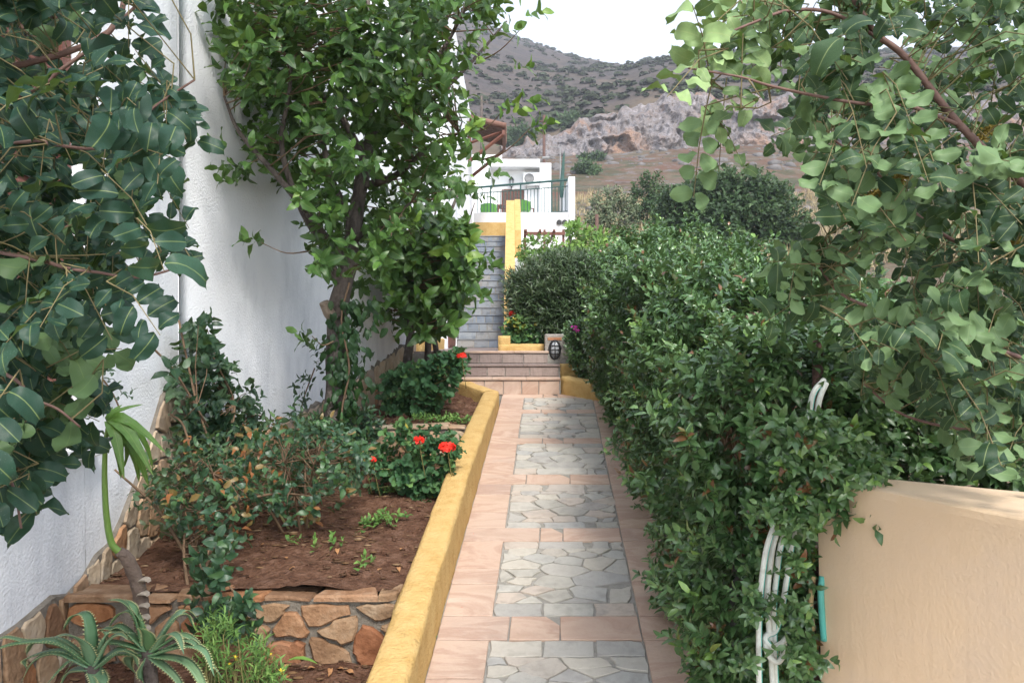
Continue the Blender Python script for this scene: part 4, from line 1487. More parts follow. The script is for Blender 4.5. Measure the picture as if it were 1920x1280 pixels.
def peach():
    n1, n2 = 14, 18
    mb = MB()
    # front face with a slight batter and an eased top edge
    prof = [(0.0, -1.9), (0.0, -0.03), (0.003, -0.007), (0.008, -0.002), (0.016, 0.0)]
    A_, B_ = np.array(A), np.array(B)
    d = (B_ - A_) / np.linalg.norm(B_ - A_)
    nrm = np.array([-d[1], d[0]])            # towards the wall's inside
    if nrm[0] < 0:
        nrm = -nrm
    V = []
    for i in range(n2 + 1):
        p_ = A_ + (B_ - A_) * i / n2
        for (o_, h_) in prof:
            bt = 0.020 * (-h_) * (1 - i / n2)
            V.append((p_[0] + nrm[0] * o_ + bt, p_[1] + nrm[1] * o_, zt_ + h_ + 0.004 * float(fbm(i * 0.4, o_ * 9, 2, 3))))
    k = len(prof)
    Fc = [(i * k + j, i * k + j + 1, (i + 1) * k + j + 1, (i + 1) * k + j) for i in range(n2) for j in range(k - 1)]
    mb.add(V, [f[::-1] for f in Fc])
    b = len(mb.V)
    lastA, lastB = k - 1, n2 * k + k - 1
    mb.V += [(A2[0], A2[1], zt_), (B2[0], B2[1], zt_), (A2[0], A2[1], zt_ - 1.9), (B2[0], B2[1], zt_ - 1.9)]
    top = [i * k + k - 1 for i in range(n2 + 1)]
    mb.F.append(tuple(top + [b + 1, b]))
    mb.F.append((b, b + 1, b + 3, b + 2))
    mb.F.append(tuple([b, b + 2] + list(range(0, k))))
    mb.F.append(tuple([b + 3, b + 1] + [n2 * k + j for j in range(k - 1, -1, -1)]))
    return mb.build('garden_wall', PEACH)


o = tag(peach(), 'smooth peach rendered garden wall end in the lower right corner', 'wall')

# ================================================================== terrace house at the top of the stair
th = thing('terrace_house', 'small white flat roofed house with a railed terrace above the long stair', 'house', (0.4, 23, 4))
zf = 5.80                                                # terrace floor
MB().box((-1.09, 22.65, 3.6), (1.60, 23.2, zf)).build('terrace_wall', WHITE2, th)
MB().box((-1.09, 22.05, 4.99), (-0.03, 22.64, 5.43)).build('yellow_band', YELLOW, th)
MB().box((-1.09, 23.203, 3.6), (1.60, 31.0, zf - 0.05)).build('terrace_floor', WHITE2, th)
MB().box((1.603, 22.6, 3.6), (1.78, 25.5, 6.80)).build('end_wall', WHITE2, th)
MB().box((-1.6, 31.0, 5.0), (1.06, 34.0, 8.78)).build('wall', WHITE2, th)
MB().box((1.063, 30.6, 5.0), (1.50, 34.0, 8.97)).build('side_wall', WHITE2, th)
MB().box((-1.6, 30.55, 5.0), (-0.82, 30.99, 9.2)).build('side_wall', WHITE2, th)
MB().box((-0.815, 30.35, 8.785), (1.06, 34.0, 9.06)).build('roof', WHITE2, th)
MB().box((-2.0, 31.5, 9.07), (-0.4, 33.5, 9.5)).build('roof_block', WHITE2, th)
d_ = MB().box((-0.40, 30.94, zf - 0.04), (0.46, 30.996, 8.02)).build('door_frame', BROWNW, th)
for (a, b) in ((-0.36, 0.015), (0.045, 0.42)):
    q = MB().box((a, 30.91, zf), (b, 30.938, 7.98)).build('shutter_door', REDW, th)
    for k in range(16):
        MB().box((a + 0.05, 30.895, zf + 0.2 + k * 0.13), (b - 0.05, 30.909, zf + 0.28 + k * 0.13)).build('slat', REDW, q)
# railing
rl = MB().bar((-1.09, 24.2, 6.80), (1.60, 23.05, 6.80), 0.035, 6).build('railing', GREENM, th)
MB().bar((-1.09, 24.2, 6.62), (1.60, 23.05, 6.62), 0.014).build('rail', GREENM, rl)
MB().bar((-1.09, 24.2, 5.90), (1.60, 23.05, 5.90), 0.014).build('rail', GREENM, rl)
for k in range(27):
    f = (k + 0.5) / 27
    x_, y_ = -1.09 + 2.69 * f, 24.2 - 1.15 * f
    big_ = k % 9 == 4
    MB().bar((x_, y_, 5.78 if big_ else 5.90), (x_, y_, 6.78 if big_ else 6.62), 0.022 if big_ else 0.011).build('post' if big_ else 'baluster', GREENM, rl)
ir = MB().bar((-0.75, 26.5, 6.55), (0.72, 26.5, 6.55), 0.022).bar((0.72, 26.5, 6.55), (0.72, 26.5, 5.75), 0.03).build('inner_railing', BROWNW, th)
for k in range(12):
    MB().bar((-0.7 + k * 0.12, 26.5, 5.75), (-0.7 + k * 0.12, 26.5, 6.54), 0.010).build('baluster', BROWNW, ir)
for x_ in (1.335, 1.49):
    V, Fc = tube([(x_, 22.66, 5.52), (x_, 22.60, 5.52)], [0.062, 0.062], 14, True)
    mk('pipe_outlet', V, Fc, BLACKM, th, False)
    V, Fc = tube([(x_, 22.645, 5.52), (x_, 22.59, 5.52)], [0.078, 0.078], 14, False)
    mk('outlet_collar', V, Fc, GREYP, th, True)
# air conditioner
ac = thing('air_conditioner', 'white outdoor air conditioner unit on the terrace house wall', 'air conditioner', (0.8, 30.8, 8.1))
MB().box((0.44, 30.62, 8.14), (1.045, 30.92, 8.62), 0.015).build('casing', PLASTIC, ac)
mb = MB()
for r in (0.06, 0.10, 0.14, 0.18):
    mb.tube(oval(0.66, 30.608, 8.38, r, r, 18), 0.006, 4)
mb.build('fan_grille', GREYP, ac)
dome(0.66, 30.617, 8.38, 0.195, 0.195, 0.002, 'fan_opening', GREYP, ac, 2)
for x_ in (0.55, 0.93):
    MB().box((x_ - 0.02, 30.6, 8.06), (x_ + 0.02, 30.998, 8.10)).build('bracket', GREYP, ac)
# lantern
ln = thing('wall_lantern', 'small black wall lantern between the roof edge and the brown shutters', 'lantern', (-0.02, 30.85, 8.3))
V, Fc = tube([(-0.02, 30.84, 8.12), (-0.02, 30.84, 8.36)], [0.055, 0.085], 6)
mk('glass', V, Fc, GLASS, ln)
V, Fc = tube([(-0.02, 30.84, 8.36), (-0.02, 30.84, 8.40), (-0.02, 30.84, 8.50)], [0.12, 0.10, 0.012], 6)
mk('cap', V, Fc, BLACKM, ln)
mb = MB().bar((-0.02, 30.84, 8.06), (-0.02, 30.84, 8.12), 0.03, 6)
for k in range(6):
    a = k * math.pi / 3
    mb.bar((-0.02 + 0.058 * math.cos(a), 30.84 + 0.058 * math.sin(a), 8.11), (-0.02 + 0.088 * math.cos(a), 30.84 + 0.088 * math.sin(a), 8.37), 0.008)
mb.build('frame', BLACKM, ln)
MB().tube(smooth_path([(-0.02, 30.998, 8.02), (-0.02, 30.9, 7.98), (-0.02, 30.84, 8.05)], 4), 0.014, 5).build('arm', BLACKM, ln)


def chair(x, y, label):
    t = thing('plastic_chair', label, 'chair', (x, y, zf), 'lime green chairs on the terrace')
    MB().box((x - 0.24, y - 0.22, zf + 0.26), (x + 0.24, y + 0.22, zf + 0.30), 0.01).build('seat', GREENP, t)
    V, Fc = [], []
    for i in range(7):
        a = -1 + 2 * i / 6
        for z_, o_ in ((0.28, 0), (0.58 - 0.05 * a * a, 0.07)):
            V += [(x + 0.25 * a, y - 0.24 - o_ + 0.06 * a * a, zf + z_), (x + 0.25 * a, y - 0.215 - o_ + 0.06 * a * a, zf + z_)]
    for i in range(6):
        b = i * 4
        Fc += [(b, b + 4, b + 6, b + 2), (b + 1, b + 3, b + 7, b + 5), (b + 2, b + 6, b + 7, b + 3), (b, b + 1, b + 5, b + 4)]
    Fc += [(0, 2, 3, 1), (24, 25, 27, 26)]
    mk('backrest', V, Fc, GREENP, t)
    for sx in (-0.2, 0.2):
        for sy in (-0.18, 0.18):
            MB().bar((x + sx * 1.08, y + sy * 1.1, zf - 0.03), (x + sx, y + sy, zf + 0.262), 0.022, 6).build('leg', GREENP, t)
    for sx in (-0.245, 0.245):
        MB().box((x + sx - 0.02, y - 0.2, zf + 0.42), (x + sx + 0.02, y + 0.2, zf + 0.44)).build('armrest', GREENP, t)


chair(-0.72, 24.75, 'lime green plastic chair behind the left end of the terrace railing')
chair(0.30, 24.2, 'lime green plastic chair right of the top of the yellow parapet')
tt = thing('terrace_table', 'small dark wooden table between the green chairs', 'table', (-0.25, 24.9, zf))
MB().box((-0.47, 24.7, 6.34), (-0.03, 25.2, 6.38), 0.008).build('tabletop', BROWNW, tt)
for x_ in (-0.43, -0.07):
    for y_ in (24.74, 25.16):
        MB().box((x_ - 0.025, y_ - 0.025, zf - 0.04), (x_ + 0.025, y_ + 0.025, 6.338)).build('leg', BROWNW, tt)
# closed green parasol and thin mast
ps = thing('closed_parasol', 'closed dark green parasol standing at the right end of the terrace', 'parasol', (1.52, 24.5, zf))
V, Fc = tube([(1.52, 24.5, 6.55), (1.52, 24.5, 6.8), (1.55, 24.5, 7.3), (1.58, 24.5, 7.75), (1.60, 24.5, 7.98)], [0.05, 0.07, 0.055, 0.035, 0.008], 8)
mk('canopy', V, Fc, mat('dark_green_canvas', [(0.035, 0.075, 0.065), (0.06, 0.11, 0.095)], scale=9, rough=0.9, bump=0.4), ps)
MB().bar((1.52, 24.5, zf - 0.05), (1.52, 24.5, 6.56), 0.022, 6).build('pole', GREYP, ps)
ml = thing('street_lamp', 'thin grey lamp post with a small angled head behind the terrace', 'lamp post', (1.55, 29, 5))
MB().tube([(1.75, 29, 4.5), (1.75, 29, 9.2)], [0.03, 0.022], 6).build('pole', GREYP, ml)
MB().tube([(1.75, 29, 9.18), (1.35, 29, 9.21)], 0.012, 5).build('arm', GREYP, ml)
MB().box((0.92 + 0.18, 28.9, 8.78), (1.25 + 0.10, 29.1, 8.83)).build('lamp_head', GREYP, ml)
# small pergola under the terrace
pg = thing('small_pergola', 'low brown pergola frame against the white wall under the terrace', 'pergola', (0.9, 20.5, 4.2))
for z_ in (4.85, 4.20):
    MB().box((0.30, 20.3, z_), (1.35, 20.38, z_ + 0.08)).build('beam', BROWNW, pg)
for x_ in (0.30, 0.80, 1.28):
    MB().box((x_, 20.381, 3.0), (x_ + 0.06, 20.44, 5.0)).build('post', BROWNW, pg)
for k in range(3):
    MB().box((0.32 + k * 0.36, 20.2, 4.932), (0.38 + k * 0.36, 22.5, 4.98)).build('rafter', BROWNW, pg)

# wooden canopy fixed to the rear block, above the stair
cp = thing('wooden_canopy', 'small brown wooden canopy on brackets high on the white house corner', 'canopy', (-1.08, 21, 7.3))
for k in range(8):
    V = [(-1.09 + 0.02, 20.0 + k * 0.22, 7.66), (-0.17, 20.0 + k * 0.22, 7.44), (-0.17, 20.205 + k * 0.22, 7.44), (-1.07, 20.205 + k * 0.22, 7.66)]
    V = V + [(a, b, c + 0.03) for a, b, c in V]
    mk('board', V, [(3, 2, 1, 0), (4, 5, 6, 7), (0, 1, 5, 4), (1, 2, 6, 5), (2, 3, 7, 6), (3, 0, 4, 7)], REDW, cp)
MB().box((-0.25, 19.95, 7.30), (-0.17, 21.8, 7.42)).build('beam', BROWNW, cp)
MB().box((-1.095, 19.95, 6.55), (-1.02, 20.05, 7.64)).build('wall_post', BROWNW, cp)
for y_ in (20.0, 21.7):
    MB().bar((-1.06, y_, 6.65), (-0.22, y_, 7.32), 0.045).build('bracket', BROWNW, cp)
MB().bar((-1.06, 20.06, 7.12), (-0.26, 20.06, 7.40), 0.035).build('rafter', BROWNW, cp)
mb = MB()
for k in range(9):
    mb.tube([(-1.05, 19.97 + k * 0.21, 7.74), (-0.15, 19.97 + k * 0.21, 7.53)], 0.07, 8)
mb.build('roof_tiles', mat('terracotta', [(0.16, 0.085, 0.065), (0.22, 0.125, 0.095)], scale=5, rough=0.9, bump=0.3), cp, True)['kind'] = 'stuff'


# poles
def pole(name, label, cat, u, v0, v1, y, r, m, extra=None):
    a, b = px(u, v0, y), px(u, v1, y)
    a[2] = min(a[2], float(ground_h(a[0], y)) - 0.1)
    t = thing(name, label, cat, tuple(a))
    MB().tube([tuple(a), tuple(b)], [r, r * 0.8], 7).build('post', m, t, True)
    return t, a, b


t, a, b = pole('utility_pole', 'bare brown wooden pole standing behind the flat roofed house', 'pole', 1020, 300, 216, 60, 0.13, REDW)
MB().box((b[0] - 0.5, b[1] - 0.05, b[2] - 0.5), (b[0] + 0.2, b[1] + 0.05, b[2] - 0.42)).build('crossarm', REDW, t)
t, a, b = pole('utility_pole', 'dark pole rising behind the wooden canopy', 'pole', 903, 250, 180, 48, 0.10, BARK)
MB().box((b[0] - 0.08, b[1] - 0.05, b[2] - 0.4), (b[0] + 0.3, b[1] + 0.05, b[2] - 0.34)).build('crossarm', BARK, t)
t, a, b = pole('wooden_stake', 'rusty brown stake rising from the bushes before the dry slope', 'stake', 1119, 500, 402, 16, 0.045, REDW)
MB().tube([tuple(px(1134, 490, 15.9)), tuple(px(1122, 432, 15.95))], 0.018, 5).build('brace', BARK, t, True)
t, a, b = pole('wooden_stake', 'brown wooden stake in the hedge beside the white hose', 'stake', 1533, 800, 638, 3.06, 0.026, REDW)


# ================================================================== plants
def pts_px(poly, n, y):
    q = in_poly(poly, n)
    yy = y(q) if callable(y) else np.full(n, y)
    return np.stack([(q[:, 0] - 960) / F * yy, yy, EYE + (640 - q[:, 1]) / F * yy], -1)


def flower_head(parent, p, r, m, n_=26, name='flower', flat=0.6):
    V0, T0, _ = SH_DIAM[1]
    VV, TT = [], []
    for k in range(n_):
        d = unit(rng.normal(0, 1, 3) + np.array([0, -0.3, 0.6]))
        nn = unit(d + rng.normal(0, 0.5, 3))
        e = unit(np.cross(nn, rng.normal(0, 1, 3)))
        x_ = np.cross(e, nn)
        Rm = np.stack([x_ * 1.4, e, nn], 1)
        W = (V0 - np.array([0, 0.4, 0])) @ Rm.T * r * 0.75 + np.array(p) + d * r * 0.75 * np.array([1, 1, flat])
        VV.append(W)
        TT.append(T0 + k * len(V0))
    return mk(name, np.concatenate(VV), np.concatenate(TT).astype(np.int32), m, parent)


def bush(t, poly, yc, dy, n, L, nl, length, leaf, tint=0.4, updir=0.5, twig=None, tw_every=3, base=None, r0=0.006, lo=0.45, hi=1.35, shell=0.5, tvar=0.15, out=1.0, gap=None):
    q = np.array(poly, float)
    c2 = q.mean(0)
    uv = in_poly(poly, n)
    rad = np.array([max(np.linalg.norm(p_ - c2) for p_ in q)])[0]
    rr = np.clip(np.linalg.norm(uv - c2, axis=1) / rad, 0, 1)
    s_ = rng.uniform(-1, 1, n)
    s_ = np.sign(s_) * np.abs(s_) ** shell
    s_ = np.where(rng.uniform(0, 1, n) < 0.62, -np.abs(s_), s_)
    yy = yc + dy * s_ * np.sqrt(1 - 0.7 * rr ** 2)
    P = np.stack([(uv[:, 0] - 960) / F * yy, yy, EYE + (640 - uv[:, 1]) / F * yy], -1)
    if gap is not None:
        g_ = fbm(P[:, 0] * 3.2 / dy, P[:, 2] * 3.2 / dy + P[:, 1] / dy, 3, 17) > gap
        P, n = P[g_], int(g_.sum())
        P[:, 1] += 0.35 * dy * fbm(P[:, 0] * 2.5 / dy, P[:, 2] * 2.5 / dy, 2, 23)
    cen = px(c2[0], c2[1], yc)
    D = unit(P - cen) * out + np.array([0, 0, updir]) + rng.normal(0, 0.35, (n, 3))
    tv = tint + tvar * rng.normal(0, 1, n) + 0.5 * fbm(P[:, 0] * 3 / (leaf * 12), P[:, 2] * 3 / (leaf * 12), 2, 5)
    sprigs(L, P - unit(D) * length * 0.5, D, nl, length, leaf, tv, lo, hi)
    if twig is not None and base is not None:
        b = np.asarray(base, float)
        top = P.mean(0) + np.array([0, 0, 0.0])
        sk = smooth_path([b, b * 0.6 + top * 0.4, top], 8)
        twigs_to(t, P, np.vstack([sk] * 1), twig, r0, r0 * 0.4, every=tw_every)
    return P


# ---- citrus tree by the wall
tr = thing('citrus_tree', 'tall leafy citrus tree with a grey leaning trunk before the white wall', 'tree', tuple(px(628, 880, 6.0)))
trunk = smooth_path([px(622, 900, 6.0), px(626, 800, 6.0), px(630, 690, 6.0), px(632, 590, 6.02), px(652, 500, 6.06), px(664, 420, 6.1), px(680, 330, 6.2), px(690, 270, 6.3)], 5)
rad = np.interp(np.linspace(0, 1, len(trunk)), [0, 0.15, 0.5, 0.62, 1], [0.092, 0.078, 0.074, 0.064, 0.05])
rad = rad * (1 + 0.08 * np.sin(np.arange(len(rad)) * 1.3))
MB().tube(trunk, rad, 12).build('trunk', BARK, tr, True)
MB().tube([px(628, 600, 5.99), px(616, 585, 5.93), px(607, 566, 5.9)], [0.05, 0.042, 0.036], 8).build('stub', mat('cut_wood', [(0.20, 0.15, 0.11), (0.34, 0.27, 0.21)], scale=12, rough=0.9, bump=0.5), tr, True)
limbs = [[(690, 270, 6.3), (720, 200, 6.2), (800, 130, 6.1), (850, 60, 6.0), (900, -60, 5.9)], [(684, 300, 6.25), (640, 220, 6.1), (560, 120, 5.8), (530, -40, 5.6)],
         [(640, 540, 6.03), (610, 470, 5.9), (560, 380, 5.7), (528, 270, 5.6), (545, 150, 5.5), (540, -40, 5.4)], [(664, 420, 6.1), (620, 330, 6.2), (602, 220, 6.3), (610, 60, 6.3)],
         [(690, 270, 6.3), (740, 240, 6.5), (830, 170, 6.7), (890, 110, 6.8), (950, 40, 6.9)], [(676, 350, 6.18), (740, 330, 6.0), (800, 280, 5.8), (860, 250, 5.7)],
         [(690, 270, 6.3), (700, 150, 6.4), (690, 0, 6.5), (690, -80, 6.5)], [(650, 500, 6.06), (600, 430, 5.8), (520, 330, 5.55), (450, 250, 5.4), (420, 180, 5.35)],
         [(690, 270, 6.3), (760, 180, 6.6), (840, 30, 6.7), (860, -70, 6.8)], [(660, 450, 6.08), (720, 420, 5.9), (770, 380, 5.8)]]
sk = [trunk]
for lb in limbs:
    q = smooth_path([px(*a) for a in lb], 5)
    sk.append(q)
    MB().tube(q, np.linspace(0.034, 0.008, len(q)), 7).build('branch', BARK, tr, True)
sk = np.vstack(sk)
L = Leaves(SH_MED)
polyA = [(385, -60), (985, -60), (955, 30), (900, 80), (915, 150), (880, 200), (895, 260), (850, 300), (870, 360), (790, 400), (740, 470), (690, 520), (640, 480), (600, 500), (585, 400), (540, 370), (520, 300), (440, 330), (470, 240), (430, 190), (470, 120), (405, 60)]


def crown(poly, n, y0, y1, nl, length, leaf, tint, seed, gap):
    P = pts_px(poly, n, lambda q: rng.uniform(y0, y1, len(q)))
    kp = fbm(P[:, 0] * 2.6, P[:, 2] * 2.6 + P[:, 1], 3, seed) > gap + rng.normal(0, 0.05, n)
    P = P[kp]
    uu_, vv_ = 960 + F * P[:, 0] / P[:, 1], 640 - F * (P[:, 2] - EYE) / P[:, 1]
    P = P[~((vv_ > 320) & (vv_ < 620) & (np.abs(uu_ - np.interp(vv_, [320, 420, 500, 590], [690, 672, 655, 640])) < 30) & (P[:, 1] < 6.1) & (rng.uniform(0, 1, len(P)) < 0.93))]
    # longer shoots lean away from the trunk
    D = (P - px(680, 330, 6.2)) * np.array([1, 0.6, 0.5]) + rng.normal(0, 0.45, P.shape) + np.array([0, -0.15, 0.35])
    D = unit(D)
    tv = tint + 0.10 * rng.normal(0, 1, len(P)) + 0.35 * sstep(760, 950, 960 + F * P[:, 0] / P[:, 1]) + 0.35 * fbm(P[:, 0] * 2, P[:, 2] * 2, 2, 3)
    sprigs(L, P - D * length * 0.5, D, nl, length, leaf, tv, 0.5, 1.4, jit=0.35)
    return P


Pa = crown(polyA, 1080, 5.0, 6.9, 7, 0.21, 0.122, 0.40, 21, -0.015)
Pb = crown([(385, -60), (960, -60), (900, 60), (850, 180), (700, 260), (560, 250), (430, 150)], 380, 4.9, 7.0, 7, 0.21, 0.12, 0.20, 22, -0.12)
Pc = crown([(560, 360), (700, 360), (780, 420), (720, 520), (660, 560), (600, 520)], 130, 5.6, 6.4, 6, 0.16, 0.095, 0.35, 23, -0.2)
sprp = [px(a, b, 5.3) for a, b in ((500, 452), (490, 455), (590, 625), (600, 640), (435, 320), (450, 345), (430, 270), (945, 215), (985, 245), (1000, 235), (960, 130), (975, 190), (930, 200), (940, 60), (985, 30))]
sprigs(L, np.array(sprp), np.array([[-0.8 if p_[0] < -0.5 else 0.8, -0.2, 0.1] for p_ in sprp]), 5, 0.12, 0.115, np.array([0.3 if p_[0] < -0.5 else 0.85 for p_ in sprp]))
for a_, b_ in (((905, 300), (995, 240)), ((890, 120), (985, 45)), ((880, 250), (945, 205)), ((585, 470), (490, 455)), ((625, 640), (585, 630))):
    MB().tube(smooth_path([px(*a_, 5.6), px((a_[0] + b_[0]) / 2, (a_[1] + b_[1]) / 2 + 12, 5.4), px(*b_, 5.3)], 4), [0.006, 0.006, 0.005, 0.005, 0.004, 0.004, 0.003, 0.003, 0.003][:9], 5).build('branch', TWIG, tr, True)
L.build(tr, LLEMON, 300, rest='foliage')
twigs_to(tr, np.vstack([Pa, Pb]), sk, TWIG, 0.006, 0.003, every=3)

# ---- ivy on the trunk
iv = thing('trunk_ivy', 'dark ivy climbing the lower trunk of the citrus tree', 'ivy', tuple(px(640, 880, 5.9)))
L = Leaves(SH_MED)
n_ = 520
f = rng.uniform(0, 1, n_) ** 0.95
vv = 890 - f * 330
cu = np.interp(vv, [500, 590, 700, 880], [668, 660, 648, 640]) + rng.normal(0, 21, n_)
th_ = rng.uniform(-math.pi, 0.3, n_)
yb = 6.0 + 0.12 * np.sin(th_)
P = np.stack([(cu - 960) / F * yb, yb, EYE + (640 - vv) / F * yb], -1)
N = np.stack([np.cos(th_), np.sin(th_), rng.uniform(0, 0.5, n_)], -1)
D = np.stack([rng.normal(0, 0.6, n_), rng.normal(0, 0.3, n_), -np.ones(n_)], -1)
L.add(P, D, N + rng.normal(0, 0.3, (n_, 3)), rng.uniform(0.06, 0.10, n_), rng.uniform(0.1, 0.7, n_))
L.build(iv, LIVY, 130, rest='foliage')
MB().tube(smooth_path([px(650, 880, 5.88), px(640, 780, 5.86), px(655, 690, 5.87), px(640, 600, 5.9), px(655, 530, 5.95)], 4), 0.008, 5).build('stem', TWIG, iv, True)

# ---- slender tree behind it
t2 = thing('young_tree', 'slender young tree with large glossy leaves left of the long stair', 'tree', tuple(px(790, 735, 9.2)))
sk2 = []
for pl_, r_ in (([(765, 800, 8.1), (762, 700, 8.1), (770, 620, 8.1), (765, 540, 8.1), (740, 450, 8.0)], 0.06), ([(800, 740, 9.2), (803, 640, 9.2), (808, 540, 9.2), (830, 440, 9.2), (860, 360, 9.2)], 0.045), ([(832, 720, 9.6), (815, 640, 9.5), (810, 560, 9.4), (790, 460, 9.3), (800, 380, 9.2)], 0.04), ([(808, 540, 9.2), (860, 470, 9.1), (890, 380, 9.0)], 0.02), ([(765, 540, 8.6), (800, 470, 8.7), (830, 330, 8.8)], 0.022)):
    q = smooth_path([px(*a) for a in pl_], 5)
    sk2.append(q)
    MB().tube(q, np.linspace(r_, r_ * 0.35, len(q)), 8).build('trunk' if r_ > 0.03 else 'branch', BARK, t2, True)
L = Leaves(SH_MED)
polyB = [(705, 470), (740, 400), (770, 320), (830, 270), (890, 290), (895, 350), (875, 430), (885, 510), (870, 560), (850, 610), (800, 630), (740, 640), (705, 590), (720, 520)]
Pd = pts_px(polyB, 430, lambda q: rng.uniform(7.6, 9.0, len(q)))
kp = fbm(Pd[:, 0] * 2.2, Pd[:, 2] * 2.2, 3, 31) > 0.0
Pd = Pd[kp]
D = unit((Pd - px(800, 500, 9.2)) * np.array([1, 0.5, 0.5]) + rng.normal(0, 0.3, Pd.shape) + np.array([0, -0.1, 0.3]))
sprigs(L, Pd - D * 0.1, D, 7, 0.20, 0.17, 0.50 + 0.12 * rng.normal(0, 1, len(Pd)) + 0.3 * fbm(Pd[:, 0] * 2, Pd[:, 2] * 2, 2, 3), 0.5, 1.4, jit=0.35)
sp3 = [px(a, b, 9.1) for a, b in ((895, 300), (905, 330), (880, 370), (900, 500), (890, 480), (700, 600), (880, 555), (870, 300))]
sprigs(L, np.array(sp3), np.array([[0.9 if p_[0] > -0.9 else -0.8, -0.2, 0.0] for p_ in sp3]), 6, 0.2, 0.19, 0.5)
L.build(t2, LLEMON, 300, rest='foliage')
twigs_to(t2, Pd, np.vstack(sk2), TWIG, 0.007, 0.004, every=2)

# ---- hedge
hg = thing('hedge', 'long dense clipped green hedge along the right edge of the path', 'hedge', (1.3, 6.0, 0.9))
L1, L2 = Leaves(SH_SMALL), Leaves(SH_FAR)


def hedge_pts(n):
    Yv = 3.0 + 7.0 * rng.uniform(0, 1, n) ** 1.25
    W = 1.25 + 1.3 * (1 - sstep(3.0, 4.4, Yv))
    H = 1.66 + 0.10 * fbm(Yv * 1.1, Yv * 0, 2, 61) * 2 - 0.16 * (1 - sstep(2.9, 4.4, Yv))
    q = rng.uniform(0, 1, n) * (H + W)
    front = rng.uniform(0, 1, n) < 0.16
    face = q < H
    h = np.where(face, q, H)
    a = np.where(face, 0, q - H)
    bulge = 0.02 + 0.24 * np.sin(np.pi * np.clip(h / H, 0, 1) * 0.85) * sstep(3.5, 8.5, Yv)
    rnd = 0.16 * np.where(face, np.clip((h / H - 0.82) / 0.18, 0, 1) ** 2, np.clip(1 - a / 0.35, 0, 1) ** 2 * 0)
    x = xr(Yv) + 0.00 - bulge - 0.10 * (1 - sstep(3.6, 4.6, Yv)) * sstep(0.3, 1.0, h / H) * 0 + rnd + a
    z = pathz(Yv) + h - np.where(face, 0, 0.12 * np.clip(1 - a / 0.3, 0, 1) ** 2) - 0.10 * np.where(face, 0, np.clip(a / W - 0.6, 0, 1))
    N = np.where(face[:, None], np.array([[-1., -0.12, 0.35]]), np.array([[-0.15, -0.15, 1.0]]))
    # the near end of the hedge, towards the camera
    xf, hf = xr(3.0) + 0.02 + rng.uniform(0, 2.3, n), rng.uniform(0, 1, n) * 1.55
    x, z, Yv = np.where(front, xf, x), np.where(front, pathz(3.0) + hf, z), np.where(front, 3.06, Yv)
    N = np.where(front[:, None], np.array([[-0.1, -1.0, 0.3]]), N)
    P = np.stack([x, Yv, z], -1)
    Nn = unit(N)
    bump_ = 0.36 * fbm(P[:, 1] * 2.3 + 5 * Nn[:, 2], P[:, 2] * 2.3 + P[:, 0] * 2, 3, 71) * 2 + 0.15 * fbm(P[:, 1] * 7, P[:, 2] * 7 + P[:, 0] * 7, 2, 72) * 2
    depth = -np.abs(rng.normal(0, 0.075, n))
    return P + Nn * (bump_ + depth)[:, None], Nn, depth


P, N, dp = hedge_pts(12500)
# nothing pokes through the garden wall or over the steps
cut = (P[:, 1] < 3.12) & (P[:, 0] > 1.10) & (P[:, 2] < 1.60)
P, N, dp = P[~cut], N[~cut], dp[~cut]
D = unit(N + rng.normal(0, 0.45, P.shape) + np.array([0, 0, 0.35]))
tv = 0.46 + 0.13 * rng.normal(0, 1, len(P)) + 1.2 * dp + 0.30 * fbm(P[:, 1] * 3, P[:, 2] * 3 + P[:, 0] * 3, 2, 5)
fresh = (rng.uniform(0, 1, len(P)) < 0.09) & (dp > -0.05)
tv = np.where(fresh, 0.88, tv)
dead = (fbm(P[:, 1] * 5, P[:, 2] * 5 + P[:, 0] * 5, 2, 91) > 0.24) & (rng.uniform(0, 1, len(P)) < 0.35) & (P[:, 2] < pathz(P[:, 1]) + 1.4)
tv = np.where(dead, 1.12, np.minimum(tv, 0.9))
nr = P[:, 1] < 5.6
ln_ = 0.075
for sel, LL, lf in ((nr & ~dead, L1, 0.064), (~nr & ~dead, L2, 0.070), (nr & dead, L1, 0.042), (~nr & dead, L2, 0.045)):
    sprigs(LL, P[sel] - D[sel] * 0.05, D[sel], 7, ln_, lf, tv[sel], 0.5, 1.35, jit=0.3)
# loose shoots all over its face and top
n_ = 900
Ps, Ns, _ = hedge_pts(n_)
okk = ~((Ps[:, 1] < 3.12) & (Ps[:, 0] > 1.10) & (Ps[:, 2] < 1.60))
Ps, Ns = Ps[okk], Ns[okk]
Ds = unit(Ns + rng.normal(0, 0.4, Ps.shape) + np.array([0, 0, 0.5]))
for sel, LL in ((Ps[:, 1] < 5.6, L1), (Ps[:, 1] >= 5.6, L2)):
    sprigs(LL, Ps[sel] + Ns[sel] * 0.02, Ds[sel], 9, rng.uniform(0.10, 0.20, int(sel.sum())), 0.064, 0.55 + 0.2 * rng.normal(0, 1, int(sel.sum())), 0.4, 1.3)
# growth spilling on the tiles at its foot
n_ = 260
yq = 3.2 + 5.0 * rng.uniform(0, 1, n_) ** 1.4
Ps = np.stack([xr(yq) + rng.uniform(-0.10, 0.05, n_), yq, pathz(yq) + rng.uniform(0.03, 0.35, n_)], -1)
kq = fbm(yq * 2.2, yq * 0, 3, 66) > -0.05
sprigs(L1, Ps[kq], unit(np.tile([-0.8, -0.3, 0.1], (int(kq.sum()), 1)) + rng.normal(0, 0.4, (int(kq.sum()), 3))), 7, 0.08, 0.052, 0.40 + 0.15 * rng.normal(0, 1, int(kq.sum())))
